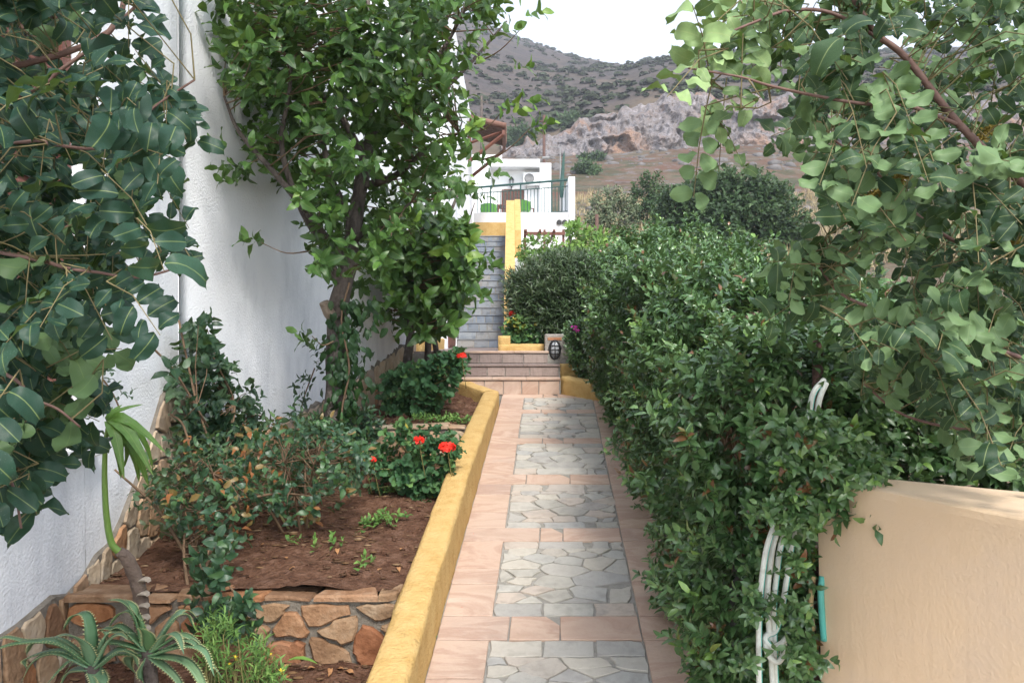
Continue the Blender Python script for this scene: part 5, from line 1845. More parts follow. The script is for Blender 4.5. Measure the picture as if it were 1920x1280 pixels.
# leaves in front of the hose
sh_ = np.array([px(u_ + rng.normal(0, 8), v_ + rng.normal(0, 10), 2.82) for (u_, v_, k_) in ((1500, 830, 14), (1490, 880, 14), (1530, 870, 10), (1520, 800, 8), (1545, 800, 8), (1560, 850, 10), (1490, 940, 12), (1470, 960, 8), (1440, 960, 6), (1430, 1155, 10), (1470, 1140, 5), (1500, 1060, 8), (1500, 1150, 10), (1500, 1230, 10), (1490, 1000, 5), (1410, 1120, 6), (1400, 1240, 6), (1525, 1240, 6)) for _ in range(k_)])
sprigs(L1, sh_, unit(np.tile([-0.3, -0.6, 0.2], (len(sh_), 1)) + rng.normal(0, 0.5, (len(sh_), 3))), 6, 0.07, 0.050, 0.48 + 0.18 * rng.normal(0, 1, len(sh_)))
# tall shoots along the top and loose ones over the path
sh_ = np.array([px(1365 + rng.normal(0, 5), v, 6.6) for v in (468, 455, 440, 425)] + [px(1150 + rng.normal(0, 4), v, 9.0) for v in (470, 455)] + [px(1290, v, 7.4) for v in (470, 462)])
sprigs(L2, sh_, np.tile([0, 0, 1.], (len(sh_), 1)), 7, 0.08, 0.055, 0.9)
sh_ = np.array([px(u_, v_, y_) for u_, v_, y_ in ((1185, 848, 7.0), (1180, 862, 7.0), (1305, 1192, 3.95), (1292, 1200, 3.95), (1300, 1225, 3.9), (1320, 1240, 3.85), (1262, 1075, 4.6), (1250, 1010, 5.0), (1225, 985, 5.2))])
sprigs(L1, sh_, np.tile([-0.5, -0.5, -0.3], (len(sh_), 1)), 7, 0.09, 0.048, 0.4)
# the near end beside the hose and the garden wall
n_ = 420
sh_ = np.stack([rng.uniform(0.90, 1.14, n_), rng.uniform(2.98, 3.12, n_), rng.uniform(0.55, 1.75, n_)], -1)
sprigs(L1, sh_, unit(np.tile([-0.2, -0.8, 0.2], (n_, 1)) + rng.normal(0, 0.45, (n_, 3))), 7, 0.08, 0.052, np.where(rng.uniform(0, 1, n_) < 0.10, 1.12, 0.36 + 0.12 * rng.normal(0, 1, n_)))
n_ = 900
sh_ = np.stack([rng.uniform(1.2, 2.9, n_), rng.uniform(3.1, 3.6, n_), rng.uniform(1.5, 2.12, n_)], -1)
sprigs(L1, sh_, unit(np.tile([-0.1, -0.8, 0.4], (n_, 1)) + rng.normal(0, 0.5, (n_, 3))), 7, 0.09, 0.055, 0.42 + 0.2 * rng.normal(0, 1, n_))
# shoots hanging over the garden wall
n_ = 190
sh_ = np.stack([rng.uniform(0.98, 1.30, n_), rng.uniform(2.80, 3.02, n_), rng.uniform(1.52, 1.85, n_)], -1)
sprigs(L1, sh_, unit(np.tile([-0.2, -0.8, -0.3], (n_, 1)) + rng.normal(0, 0.4, (n_, 3))), 7, 0.10, 0.060, 0.58 + 0.2 * rng.normal(0, 1, n_))
n_ = 260
sh_ = np.stack([rng.uniform(1.25, 2.6, n_), rng.uniform(3.0, 3.3, n_), rng.uniform(1.66, 1.95, n_)], -1)
sprigs(L1, sh_, unit(np.tile([-0.1, -0.6, 0.6], (n_, 1)) + rng.normal(0, 0.5, (n_, 3))), 7, 0.10, 0.055, 0.45 + 0.2 * rng.normal(0, 1, n_))
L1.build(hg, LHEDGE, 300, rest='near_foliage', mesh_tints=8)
L2.build(hg, LHEDGE, 0, rest='far_foliage')
mb = MB()
for k in range(700):
    y_ = rng.uniform(3.5, 9.8)
    x_ = xr(y_) + rng.uniform(0.25, 1.1)
    z_ = pathz(y_)
    mb.tube([(x_, y_, z_ - 0.1), (x_ + rng.normal(0, .07), y_ + rng.normal(0, .07), z_ + 0.6), (x_ + rng.normal(0, .12), y_ + rng.normal(0, .12), z_ + rng.uniform(1.0, 1.45))], [0.012, 0.008, 0.003], 4, False)
mb.build('stems', TWIG, hg, True)['kind'] = 'stuff'

# ---- oleander and the flowers by the steps
ol = thing('oleander', 'dense grey green oleander bush between the long stair and the hedge', 'bush', tuple(px(1040, 650, 11.2)))
L = Leaves(SH_LANCE)
polyO = [(950, 530), (985, 500), (1040, 480), (1090, 482), (1130, 500), (1140, 580), (1120, 650), (1090, 690), (1040, 640), (1000, 640), (960, 600)]
bush(ol, polyO, 11.3, 1.2, 2300, L, 9, 0.22, 0.125, 0.42, 0.7, TWIG, 8, px(1040, 690, 11.2), shell=0.35, lo=0.3, hi=1.1)
L.build(ol, LOLE, 300, rest='foliage')
bv = thing('flowering_bush', 'dark bush with a magenta blossom hanging over the end of the hedge', 'bush', tuple(px(1090, 715, 9.3)))
L = Leaves(SH_DIAM)
bush(bv, [(1060, 615), (1090, 600), (1140, 620), (1160, 690), (1140, 715), (1085, 705), (1062, 660)], 9.35, 0.28, 420, L, 7, 0.10, 0.065, 0.32, 0.4, TWIG, 4, px(1100, 720, 9.4))
L.build(bv, LHEDGE, 60, rest='foliage')
for u_, v_, r_ in ((1076, 614, 0.045), (1083, 620, 0.028)):
    flower_head(bv, px(u_, v_, 8.98), r_, MAGF, 18)
flower_head(bv, px(1118, 656, 8.95), 0.022, mat('dusky_pink_petals', [(0.42, 0.08, 0.11), (0.5, 0.12, 0.15)], scale=40, rough=0.6, bump=0), 12)


def geranium(label, poly, yc, dy, n, base, flowers, leaf=0.06, parts=120, tint=0.35, length=0.12):
    t = thing('geranium', label, 'geranium', tuple(base))
    L = Leaves(SH_ROUND)
    bush(t, poly, yc, dy, n, L, 5, length, leaf, tint, 0.5, GRTWIG, 2, base, 0.006, 0.6, 1.5, tvar=0.2)
    L.build(t, LGER, parts, rest='foliage')
    for u_, v_, y_, r_ in flowers:
        p_ = px(u_, v_, y_)
        flower_head(t, p_, r_, REDF, 34)
        MB().tube(smooth_path([p_, p_ + np.array([0.01, 0.05, -0.12]), p_ + np.array([0.03, 0.15, -0.3])], 3), 0.0035, 5).build('flower_stalk', GRTWIG, t, True)
    return t


geranium('red flowering geranium in the middle bed before the rear retaining wall', [(690, 850), (720, 815), (760, 800), (810, 805), (855, 830), (850, 890), (820, 935), (760, 945), (705, 930)], 5.75, 0.32, 130, px(770, 975, 5.75),
         [(836, 838, 5.42), (846, 832, 5.44), (785, 826, 5.5), (699, 862, 5.5), (683, 850, 5.6), (812, 858, 5.46)][0:1] + [(786, 825, 5.5, 0.028), (699, 861, 5.5, 0.026), (682, 850, 5.6, 0.024)] if False else
         [(839, 838, 5.34, 0.064), (786, 825, 5.34, 0.045), (699, 861, 5.34, 0.032), (682, 850, 5.36, 0.032)])
geranium('large geranium clump in the upper bed against the bend of the yellow kerb', [(715, 720), (760, 690), (830, 670), (872, 660), (868, 700), (850, 730), (820, 770), (770, 785), (720, 770)], 7.7, 0.4, 190, px(790, 790, 7.7),
         [(866, 667, 7.25, 0.05)], leaf=0.075)
geranium('bright green geranium behind the low landing kerb', [(945, 620), (960, 600), (990, 605), (1010, 625), (990, 648), (950, 640)], 10.4, 0.25, 90, px(980, 660, 10.4), [(960, 588, 10.3, 0.05)], leaf=0.085, parts=30, tint=0.55)

# ---- vine on the house wall, rose bush, creepers
vn = thing('wall_vine', 'dark leaved vine climbing the white wall above its stone foot', 'vine', tuple(px(400, 880, 5.2)))
polyV = [(335, 600), (395, 600), (395, 660), (430, 690), (460, 735), (500, 790), (480, 835), (420, 860), (350, 830), (330, 770), (310, 700), (345, 690)]
q = in_poly(polyV, 150)
dv = rng.uniform(0.03, 0.28, len(q))
yy = np.where(q[:, 0] < 340, F * (2.2 - dv) / (960 - q[:, 0]), (3.445 - dv) / ((960 - q[:, 0]) / F + 0.2395))
P = np.stack([(q[:, 0] - 960) / F * yy, yy, EYE + (640 - q[:, 1]) / F * yy], -1)
L = Leaves(SH_MED)
sprigs(L, P, np.array([[0.5, -0.3, -0.2]]) + rng.normal(0, 0.5, P.shape), 6, 0.12, rng.uniform(0.065, 0.12, len(P)), 0.4 + 0.2 * rng.normal(0, 1, len(P)), 0.5, 1.4)
L.build(vn, LVINE, 160, rest='foliage')
for pl_ in ([(400, 850, 5.0), (370, 760, 4.95), (352, 680, 4.95), (335, 600, 4.9)], [(420, 850, 5.2), (440, 760, 5.4), (400, 670, 5.2)], [(420, 850, 5.2), (470, 780, 5.7), (510, 790, 6.0)], [(390, 800, 5.0), (330, 700, 4.75), (285, 650, 4.6)], [(355, 1000, 4.6), (360, 880, 4.75), (345, 800, 4.8), (318, 775, 4.75)]):
    MB().tube(smooth_path([px(*a) for a in pl_], 4), 0.007, 5).build('stem', TWIG, vn, True)
twigs_to(vn, P, np.array([px(*a) for a in ((400, 850, 5.0), (370, 760, 4.95), (440, 760, 5.4), (470, 780, 5.7))]), TWIG, 0.004, 0.002, every=3)

sp = thing('wall_sprig', 'small leafy shoot against the white wall beside the brown shutter', 'shoot', tuple(px(222, 800, 4.3)))
L = Leaves(SH_SMALL)
a = smooth_path([px(226, 770, 4.35), px(215, 745, 4.35), px(200, 720, 4.3), px(188, 706, 4.3)], 3)
MB().tube(a, 0.005, 5).build('stem', TWIG, sp, True)
sprigs(L, np.array([a[2], a[4], a[6], a[8], px(238, 750, 4.3)]), np.array([[0.5, -0.3, 0.6]] * 5), 5, 0.08, 0.045, 0.4)
L.build(sp, LVINE, 40)

rb = thing('rose_bush', 'straggly rose bush with browning leaves in the middle bed', 'bush', tuple(px(570, 1060, 4.9)))
L = Leaves(SH_MED)
polyR = [(400, 840), (480, 815), (560, 790), (640, 820), (680, 870), (660, 920), (620, 960), (560, 990), (480, 960), (420, 930), (380, 890)]
P = pts_px(polyR, 380, lambda q: rng.uniform(4.4, 6.2, len(q)))
sprigs(L, P, unit(P - px(560, 1000, 5.0)) + rng.normal(0, 0.5, P.shape), 6, 0.13, 0.066, 0.34 + 0.30 * np.abs(rng.normal(0, 1, len(P))), 0.6, 1.4)
L.build(rb, LROSE, 220, rest='foliage')
stm = []
for k in range(11):
    e = P[rng.integers(0, len(P))]
    b_ = px(572 + rng.normal(0, 14), 1055, 4.9)
    q = smooth_path([b_, b_ * 0.5 + e * 0.5 + np.array([0, 0, 0.12]), e], 5)
    stm.append(q)
    MB().tube(q, np.linspace(0.010, 0.004, len(q)), 6).build('stem', TWIG if k % 3 else GRTWIG, rb, True)
twigs_to(rb, P, np.vstack(stm), TWIG, 0.004, 0.002, every=1)

r2 = thing('rose_bush', 'tangled rose briar with orange brown leaves before the stone clad wall foot', 'bush', tuple(px(390, 1090, 4.25)))
L = Leaves(SH_MED)
polyR2 = [(300, 880), (360, 850), (430, 860), (470, 900), (450, 980), (430, 1060), (420, 1110), (350, 1100), (330, 1000), (280, 960)]
P = pts_px(polyR2, 190, lambda q: rng.uniform(4.0, 4.8, len(q)))
sprigs(L, P, unit(P - px(380, 1050, 4.3)) + rng.normal(0, 0.5, P.shape), 5, 0.14, 0.066, 0.36 + 0.3 * np.abs(rng.normal(0, 1, len(P))), 0.6, 1.4)
L.build(r2, LROSE, 180, rest='foliage')
stm = []
for pl_ in ([(355, 1100, 4.2), (375, 960, 4.3), (365, 890, 4.4), (330, 860, 4.4)], [(380, 1080, 4.2), (430, 960, 4.4), (520, 925, 4.6), (640, 940, 4.9)], [(370, 1080, 4.2), (300, 960, 4.2), (215, 880, 4.1)], [(390, 1090, 4.2), (355, 1000, 4.2), (350, 930, 4.2), (440, 860, 4.3)], [(360, 1150, 4.0), (345, 1040, 4.1), (350, 980, 4.2)]):
    q = smooth_path([px(*a) for a in pl_], 5)
    stm.append(q)
    MB().tube(q, np.linspace(0.011, 0.005, len(q)), 6).build('stem', TWIG, r2, True)
twigs_to(r2, P, np.vstack(stm), TWIG, 0.004, 0.002)

cr = thing('creeper', 'dark green creeper hanging over the left end of the front retaining wall', 'creeper', tuple(px(430, 1200, 3.8)))
L = Leaves(SH_MED)
P = pts_px([(385, 1010), (430, 1000), (420, 1080), (470, 1130), (480, 1180), (430, 1195), (380, 1160), (360, 1100)], 55, lambda q: rng.uniform(3.62, 3.82, len(q)))
sprigs(L, P, np.array([[0.2, -0.8, -0.2]]) + rng.normal(0, 0.5, P.shape), 5, 0.11, 0.07, 0.35 + 0.2 * np.abs(rng.normal(0, 1, len(P))), 0.7, 1.5)
L.build(cr, LROSE, 110, rest='foliage')
for pl_ in ([(400, 1010, 3.85), (420, 1080, 3.75), (455, 1140, 3.72), (440, 1190, 3.7)], [(395, 1020, 3.85), (375, 1100, 3.75), (400, 1170, 3.72)]):
    MB().tube(smooth_path([px(*a) for a in pl_], 4), 0.005, 5).build('stem', TWIG, cr, True)

# undergrowth in the upper bed, weeds on the soil
ub = thing('low_shrub', 'low leafy growth between the citrus trunk and the upper bed', 'shrub', tuple(px(620, 860, 6.4)))
L = Leaves(SH_SMALL)
bush(ub, [(560, 800), (610, 780), (690, 770), (720, 800), (700, 850), (620, 870), (560, 850)], 6.4, 0.4, 260, L, 6, 0.11, 0.062, 0.35, 0.6, TWIG, 3, px(640, 880, 6.4))
L.build(ub, LROSE, 60, rest='foliage')
ub = thing('low_shrub', 'slim leafy shoot left of the citrus trunk against the wall', 'shrub', tuple(px(570, 800, 6.6)))
L = Leaves(SH_SMALL)
P = np.array([px(u_, v_, 6.5) for u_, v_ in ((562, 790), (566, 760), (575, 730), (585, 700), (600, 680), (572, 745), (590, 720), (610, 700), (560, 775), (600, 660))])
sprigs(L, P, np.array([[-0.2, -0.4, 0.5]]) + rng.normal(0, 0.4, P.shape), 6, 0.12, 0.075, 0.3)
L.build(ub, LVINE, 50)
MB().tube(smooth_path([px(560, 830, 6.6), px(566, 760, 6.55), px(590, 690, 6.5)], 5), 0.006, 5).build('stem', TWIG, ub, True)
L = Leaves(SH_SMALL)
wd = thing('weeds', None, None, (-1.0, 5, 1.0), None, 'stuff')
P = []
for u_, v_, y_, k in ((715, 1020, 5.0, 10), (690, 1012, 4.9, 6), (735, 1024, 4.9, 5), (620, 1060, 4.4, 4), (560, 1035, 4.5, 3), (845, 775, 7.2, 26), (800, 780, 7.15, 20), (870, 770, 7.2, 12), (690, 1085, 4.2, 4), (740, 960, 5.6, 5)):
    for _ in range(k):
        c_ = px(u_ + rng.normal(0, 16), v_, y_)
        c_[1] += rng.normal(0, 0.05)
        c_[2] = bed_z(c_[0], c_[1]) + 0.01
        P.append(c_)
P = np.array(P)
sprigs(L, P, np.array([[0, -0.1, 0.8]]) + rng.normal(0, 0.35, P.shape), 5, 0.05, 0.05, 0.5 + 0.2 * rng.normal(0, 1, len(P)))
o = L.build(wd, WEED, 0, rest='weeds')

# ---- daisies at the bottom
dz = thing('daisy_plant', 'small feathery plant with yellow daisies at the bottom of the lower bed', 'daisies', (-1.2, 3.4, 0.6))
L = Leaves(SH_LANCE)
P = pts_px([(370, 1200), (410, 1170), (450, 1195), (500, 1225), (540, 1270), (520, 1330), (380, 1330)], 130, lambda q: rng.uniform(3.25, 3.6, len(q)))
sprigs(L, P, np.array([[0, -0.2, 0.9]]) + rng.normal(0, 0.4, P.shape), 8, 0.09, 0.055, 0.45 + 0.2 * rng.normal(0, 1, len(P)), 0.5, 1.2)
L.build(dz, WEED, 90, rest='foliage')
twigs_to(dz, P, np.array([[-1.2, 3.4, 0.55], [-1.1, 3.4, 0.55], [-1.28, 3.4, 0.55]]), GRTWIG, 0.003, 0.002, every=2)
for u_, v_, r_ in ((442, 1233, 0.014), (528, 1259, 0.017), (508, 1227, 0.007), (430, 1246, 0.010)):
    c_ = px(u_, v_, 3.3)
    V, T = [c_ + np.array([0, -0.004, 0.002])], []
    for k in range(10):
        a_ = 2 * math.pi * k / 10
        for da, rr in ((-0.24, 0.75), (0, 1.0), (0.24, 0.75)):
            V.append(c_ + np.array([r_ * rr * math.cos(a_ + da), 0.006 * rr - 0.3 * r_ * rr * math.sin(a_), r_ * rr * math.sin(a_)]))
        T.append((0, 1 + k * 3, 2 + k * 3, 3 + k * 3))
    mk('flower', V, T, YELF, dz)
    MB().tube(smooth_path([c_ + np.array([0, 0.006, 0]), c_ + np.array([0.01, 0.05, -0.1]), np.array([c_[0] + 0.02, 3.42, 0.6])], 4), 0.002, 4).build('flower_stalk', GRTWIG, dz, True)


# ---- aloe
def aloe_leaf(parent, pts, w0, name='leaf'):
    c = smooth_path(pts, 5)
    n_ = len(c)
    T = unit(np.gradient(c, axis=0))
    V, Fc = [], []
    side = None
    edges = [[], []]
    for i in range(n_):
        s_ = i / (n_ - 1)
        b_ = np.cross(T[i], np.array([0, 0, 1.]))
        if np.linalg.norm(b_) < 0.25 and side is not None:
            b_ = side
        b_ = unit(b_)
        if side is not None and np.dot(b_, side) < 0:
            b_ = -b_
        side = b_
        nn = np.cross(b_, T[i])
        wd = w0 * (1 - s_ ** 1.6) ** 0.9 + 0.0008
        V += [c[i] - b_ * wd, c[i] - b_ * wd * 0.45 - nn * wd * 0.42, c[i] + b_ * wd * 0.45 - nn * wd * 0.42, c[i] + b_ * wd, c[i] + b_ * wd * 0.4 - nn * wd * 0.02, c[i] - b_ * wd * 0.4 - nn * wd * 0.02]
        edges[0].append((c[i] - b_ * wd, -b_, T[i], nn, wd))
        edges[1].append((c[i] + b_ * wd, b_, T[i], nn, wd))
    for i in range(n_ - 1):
        for k in range(6):
            Fc.append((i * 6 + k, i * 6 + (k + 1) % 6, i * 6 + 6 + (k + 1) % 6, i * 6 + 6 + k))
    lf = mk(name, V, Fc, ALOE, parent, True)
    mb = MB()
    for e in edges:
        for i in range(1, n_ - 2):
            for fr in (0.0, 0.5):
                p0 = e[i][0] * (1 - fr) + e[i + 1][0] * fr
                d, t, nn, wd = e[i][1:]
                h_ = 0.006 + 0.10 * wd
                mb.add([p0 - t * 0.0035 - d * 0.001, p0 + t * 0.0035 - d * 0.001, p0 + d * h_ + t * 0.003, p0 - nn * 0.002], [(0, 1, 2), (1, 3, 2), (3, 0, 2)])
    o = mb.build('teeth', ALOET, lf)
    o['kind'] = 'stuff'


ALO = [('large spiny aloe rosette in the lower left corner', (278, 1222), 2.95,
        [[(269, 1209), (215, 1192), (161, 1215), (134, 1248)], [(275, 1200), (249, 1152), (215, 1155), (186, 1192)], [(258, 1200), (257, 1150), (237, 1122), (212, 1117)],
         [(289, 1200), (291, 1175), (289, 1150)], [(292, 1200), (316, 1163), (339, 1158), (347, 1190)], [(296, 1210), (336, 1188), (373, 1204), (398, 1250)],
         [(292, 1226), (349, 1202), (396, 1206), (421, 1246)], [(269, 1233), (235, 1234), (226, 1263), (242, 1296)], [(285, 1236), (262, 1262), (272, 1300)],
         [(296, 1240), (336, 1260), (368, 1296)], [(300, 1232), (360, 1228), (402, 1262), (415, 1300)], [(262, 1226), (205, 1228), (165, 1262), (150, 1300)],
         [(270, 1205), (230, 1170), (205, 1185), (196, 1215)], [(300, 1215), (322, 1180), (352, 1176), (372, 1200)]]),
       ('smaller spiny aloe rosette left of the large one, nearest the photo corner', (172, 1250), 2.85,
        [[(168, 1230), (124, 1197), (77, 1186), (34, 1192), (2, 1224)], [(178, 1225), (161, 1160), (128, 1158), (103, 1190)], [(165, 1240), (110, 1218), (70, 1232), (52, 1270)],
         [(175, 1232), (170, 1195), (156, 1172), (140, 1168)], [(185, 1245), (212, 1222), (236, 1236), (240, 1268)], [(168, 1250), (130, 1256), (112, 1290)], [(180, 1255), (196, 1278), (192, 1305)],
         [(160, 1236), (100, 1206), (40, 1218), (14, 1250)], [(184, 1236), (200, 1200), (222, 1190), (238, 1204)]])]
for lab, (cu_, cv_), yc_, lvs in ALO:
    b = px(cu_, cv_, yc_)
    zb = bed_z(b[0], yc_)
    al = thing('aloe', lab, 'aloe', (b[0], yc_, zb))
    MB().tube(smooth_path([(b[0] + 0.03, yc_ + 0.05, zb - 0.03), (b[0] + 0.01, yc_ + 0.03, (zb + b[2]) / 2), (b[0], yc_, b[2] + 0.01)], 4), 0.026, 8).build('stem', BARK, al, True)
    for k_, cv in enumerate(lvs):
        dyy = -0.16 + 0.30 * ((k_ * 7) % 10) / 10
        n_ = len(cv)
        pts = [np.array(px(u_, v_, yc_)) + np.array([0, dyy * (i / (n_ - 1)), 0]) for i, (u_, v_) in enumerate(cv)]
        pts[0] = b * 0.6 + pts[0] * 0.4
        aloe_leaf(al, pts, rng.uniform(0.021, 0.027))
        if k_ % 2 == 0:
            q2 = [p_ + np.array([rng.normal(0, 0.035), 0.10 * i / n_, rng.normal(-0.01, 0.03)]) * (i / n_) for i, p_ in enumerate(pts)]
            aloe_leaf(al, [q2[0] + np.array([0, 0.02, -0.01])] + q2[1:], rng.uniform(0.018, 0.024))

# ---- palmate leaved plant with a thick green stalk
pp = thing('palmate_plant', 'plant with a tall thick green stalk and one drooping palmate leaf before the white wall', 'plant', tuple(px(265, 1260, 3.5)))
a = smooth_path([px(268, 1300, 3.5), px(266, 1190, 3.48), px(262, 1110, 3.46), px(240, 1050, 3.42), px(222, 1032, 3.40)], 5)
MB().tube(a, np.interp(np.linspace(0, 1, len(a)), [0, 0.7, 1], [0.032, 0.028, 0.02]) * (1 + 0.10 * (np.arange(len(a)) % 2)), 10).build('trunk', mat('ringed_trunk', [(0.10, 0.07, 0.055), (0.20, 0.15, 0.12)], scale=12, rough=0.9, bump=0.6), pp, True)
for k, (u_, v_) in enumerate(((268, 1092), (266, 1118), (266, 1140), (267, 1162), (268, 1182))):
    c_ = px(u_, v_, 3.425)
    V = [c_ + np.array([0.023 * math.cos(t_), -0.012 * math.sin(t_) - 0.002, 0.014 * math.sin(t_)]) for t_ in np.linspace(0, math.pi, 7)] + [c_ + np.array([0.023 * math.cos(t_), -0.004 * math.sin(t_), -0.018 * math.sin(t_)]) for t_ in np.linspace(math.pi, 2 * math.pi, 6)[1:-1] * 1.0]
    V2 = [v__ + np.array([0, 0.03, 0]) for v__ in V]
    k_ = len(V)
    mk('leaf_scar', V + V2, [tuple(range(k_))] + [(i, i + k_, (i + 1) % k_ + k_, (i + 1) % k_) for i in range(k_)], mat('pale_scar', [(0.34, 0.28, 0.22), (0.42, 0.36, 0.29)], scale=9, rough=0.9, bump=0.2) if k == 0 else bpy.data.materials['pale_scar'], pp)
a = smooth_path([px(225, 1036, 3.40), px(208, 1015, 3.38), px(199, 960, 3.36), px(196, 890, 3.34), px(198, 830, 3.32), px(203, 797, 3.30)], 5)
MB().tube(a, np.linspace(0.016, 0.008, len(a)), 10).build('stalk', STALK, pp, True)
hub = px(203, 795, 3.30)
PALM = leaf_shape('lance', 7, 2, 0.25, 0.9, wave=0.3, width=0.26, seed=4)
LP_ = Leaves([PALM])
for du, dv_, dyy, s_ in ((0, -60, 0.05, 0.10), (40, -30, -0.02, 0.14), (80, 15, -0.06, 0.24), (90, 40, -0.12, 0.27), (95, 75, -0.08, 0.28), (75, 85, -0.02, 0.26), (90, 60, 0.06, 0.26), (20, -50, 0.04, 0.11), (60, 50, -0.16, 0.24), (60, 100, 0.05, 0.22), (45, 90, -0.06, 0.22)):
    d_ = px(203 + du, 795 + dv_, 3.30) - hub + np.array([0, dyy, 0])
    LP_.add(hub, d_ + np.array([0, 0, 0.05]), np.array([0.3, -0.6, 0.8]), s_ * 0.85, rng.uniform(0.1, 0.9))
LP_.build(pp, LAREL, 20, rest='lobes')


# ---- carob trees at both sides
def carob(t, m, polys, branches, bark, tone, trunk, shapes, leafsz, seed, flip=0.18):
    sk = []
    q = smooth_path(trunk[0], 6)
    MB().tube(q, np.linspace(trunk[1], trunk[2], len(q)), 10).build('trunk', BARK, t, True)
    sk.append(q)
    for pl_, r0, r1 in branches:
        q = smooth_path([px(*a) for a in pl_], 5)
        sk.append(q)
        MB().tube(q, np.linspace(r0 * 0.66, r1 * 0.66, len(q)), 7).build('branch', bark, t, True)
    sk = np.vstack(sk)
    L = Leaves(shapes)
    tw = MB()
    for poly, n, y0, y1 in polys:
        P = pts_px(poly, n, lambda q: rng.uniform(y0, y1, len(q)))
        for p_ in P:
            b_ = sk[np.argmin(np.linalg.norm(sk - p_, axis=1))]
            d = unit(unit(p_ - b_) * 0.8 + rng.normal(0, 0.55, 3) + np.array([0, -0.2, -0.15]))
            ln = rng.uniform(0.10, 0.19)
            s0 = p_ - d * ln * 0.5
            mid = s0 + d * ln * 0.5 + np.array([0, 0, 0.01])
            e = s0 + d * ln + np.array([0, 0, -0.02])
            if np.linalg.norm(s0 - b_) < 0.20:
                tw.tube([b_, (b_ + s0) / 2 + rng.normal(0, 0.015, 3), s0], [0.0017, 0.0014, 0.0012], 4, False)
            tw.tube([s0, mid, e], [0.0014, 0.0011, 0.0008], 4, False)
            nrm = unit(np.array([rng.normal(0, 0.45), -0.75, 0.45 + rng.normal(0, 0.4)]))
            if rng.random() < flip:
                nrm = -nrm
            side = unit(np.cross(d, nrm))
            npair = int(rng.integers(3, 6))
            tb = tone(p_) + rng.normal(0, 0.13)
            sz = leafsz * rng.uniform(0.75, 1.15)
            for k in range(npair):
                f = (k + 0.7) / npair
                c_ = s0 * (1 - f) + e * f + np.array([0, 0, 0.01]) * (1 - abs(2 * f - 1))
                for sg in (-1, 1):
                    ld = side * sg + d * rng.uniform(0.1, 0.55) + rng.normal(0, 0.18, 3)
                    ln_n = nrm + rng.normal(0, 0.30, 3) + side * sg * 0.15
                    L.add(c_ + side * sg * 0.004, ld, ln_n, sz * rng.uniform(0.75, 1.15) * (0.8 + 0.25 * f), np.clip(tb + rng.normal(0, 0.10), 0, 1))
    o = tw.build('twigs', TANTWIG, t, True)
    o['kind'] = 'stuff'
    L.build(t, m, 300, rest='foliage', mesh_tints=6)


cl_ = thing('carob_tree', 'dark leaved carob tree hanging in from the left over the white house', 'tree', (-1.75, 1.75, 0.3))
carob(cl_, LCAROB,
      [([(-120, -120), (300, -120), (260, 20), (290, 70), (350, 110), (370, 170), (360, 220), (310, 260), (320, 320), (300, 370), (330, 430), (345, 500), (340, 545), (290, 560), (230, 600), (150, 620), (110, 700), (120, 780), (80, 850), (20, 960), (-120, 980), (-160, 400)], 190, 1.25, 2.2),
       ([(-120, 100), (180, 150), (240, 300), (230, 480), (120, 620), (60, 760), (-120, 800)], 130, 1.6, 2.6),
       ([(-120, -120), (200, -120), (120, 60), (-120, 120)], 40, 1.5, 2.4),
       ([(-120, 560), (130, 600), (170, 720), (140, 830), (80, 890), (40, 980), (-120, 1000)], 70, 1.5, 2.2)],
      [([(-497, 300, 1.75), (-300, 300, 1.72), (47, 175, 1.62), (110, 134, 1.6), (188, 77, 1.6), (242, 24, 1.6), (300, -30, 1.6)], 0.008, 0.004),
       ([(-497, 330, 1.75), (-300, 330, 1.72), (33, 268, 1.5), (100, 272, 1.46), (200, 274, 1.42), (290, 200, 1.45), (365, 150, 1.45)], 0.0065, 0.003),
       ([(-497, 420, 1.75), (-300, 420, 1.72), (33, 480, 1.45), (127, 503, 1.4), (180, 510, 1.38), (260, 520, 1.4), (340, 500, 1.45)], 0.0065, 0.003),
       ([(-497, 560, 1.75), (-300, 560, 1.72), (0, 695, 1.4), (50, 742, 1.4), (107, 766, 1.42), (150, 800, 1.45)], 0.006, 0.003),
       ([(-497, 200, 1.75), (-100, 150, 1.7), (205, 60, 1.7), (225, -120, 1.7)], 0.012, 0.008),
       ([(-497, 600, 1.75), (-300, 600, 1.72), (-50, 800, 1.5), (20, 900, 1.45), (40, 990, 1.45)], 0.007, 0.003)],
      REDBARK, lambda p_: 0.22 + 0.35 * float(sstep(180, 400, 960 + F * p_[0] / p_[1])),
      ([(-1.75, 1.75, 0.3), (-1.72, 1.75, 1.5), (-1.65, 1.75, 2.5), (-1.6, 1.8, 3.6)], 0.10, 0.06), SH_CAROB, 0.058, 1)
cr_ = thing('carob_tree', 'pale leaved carob tree with yellow blossom hanging in from the right', 'tree', (2.75, 2.9, 0.4))
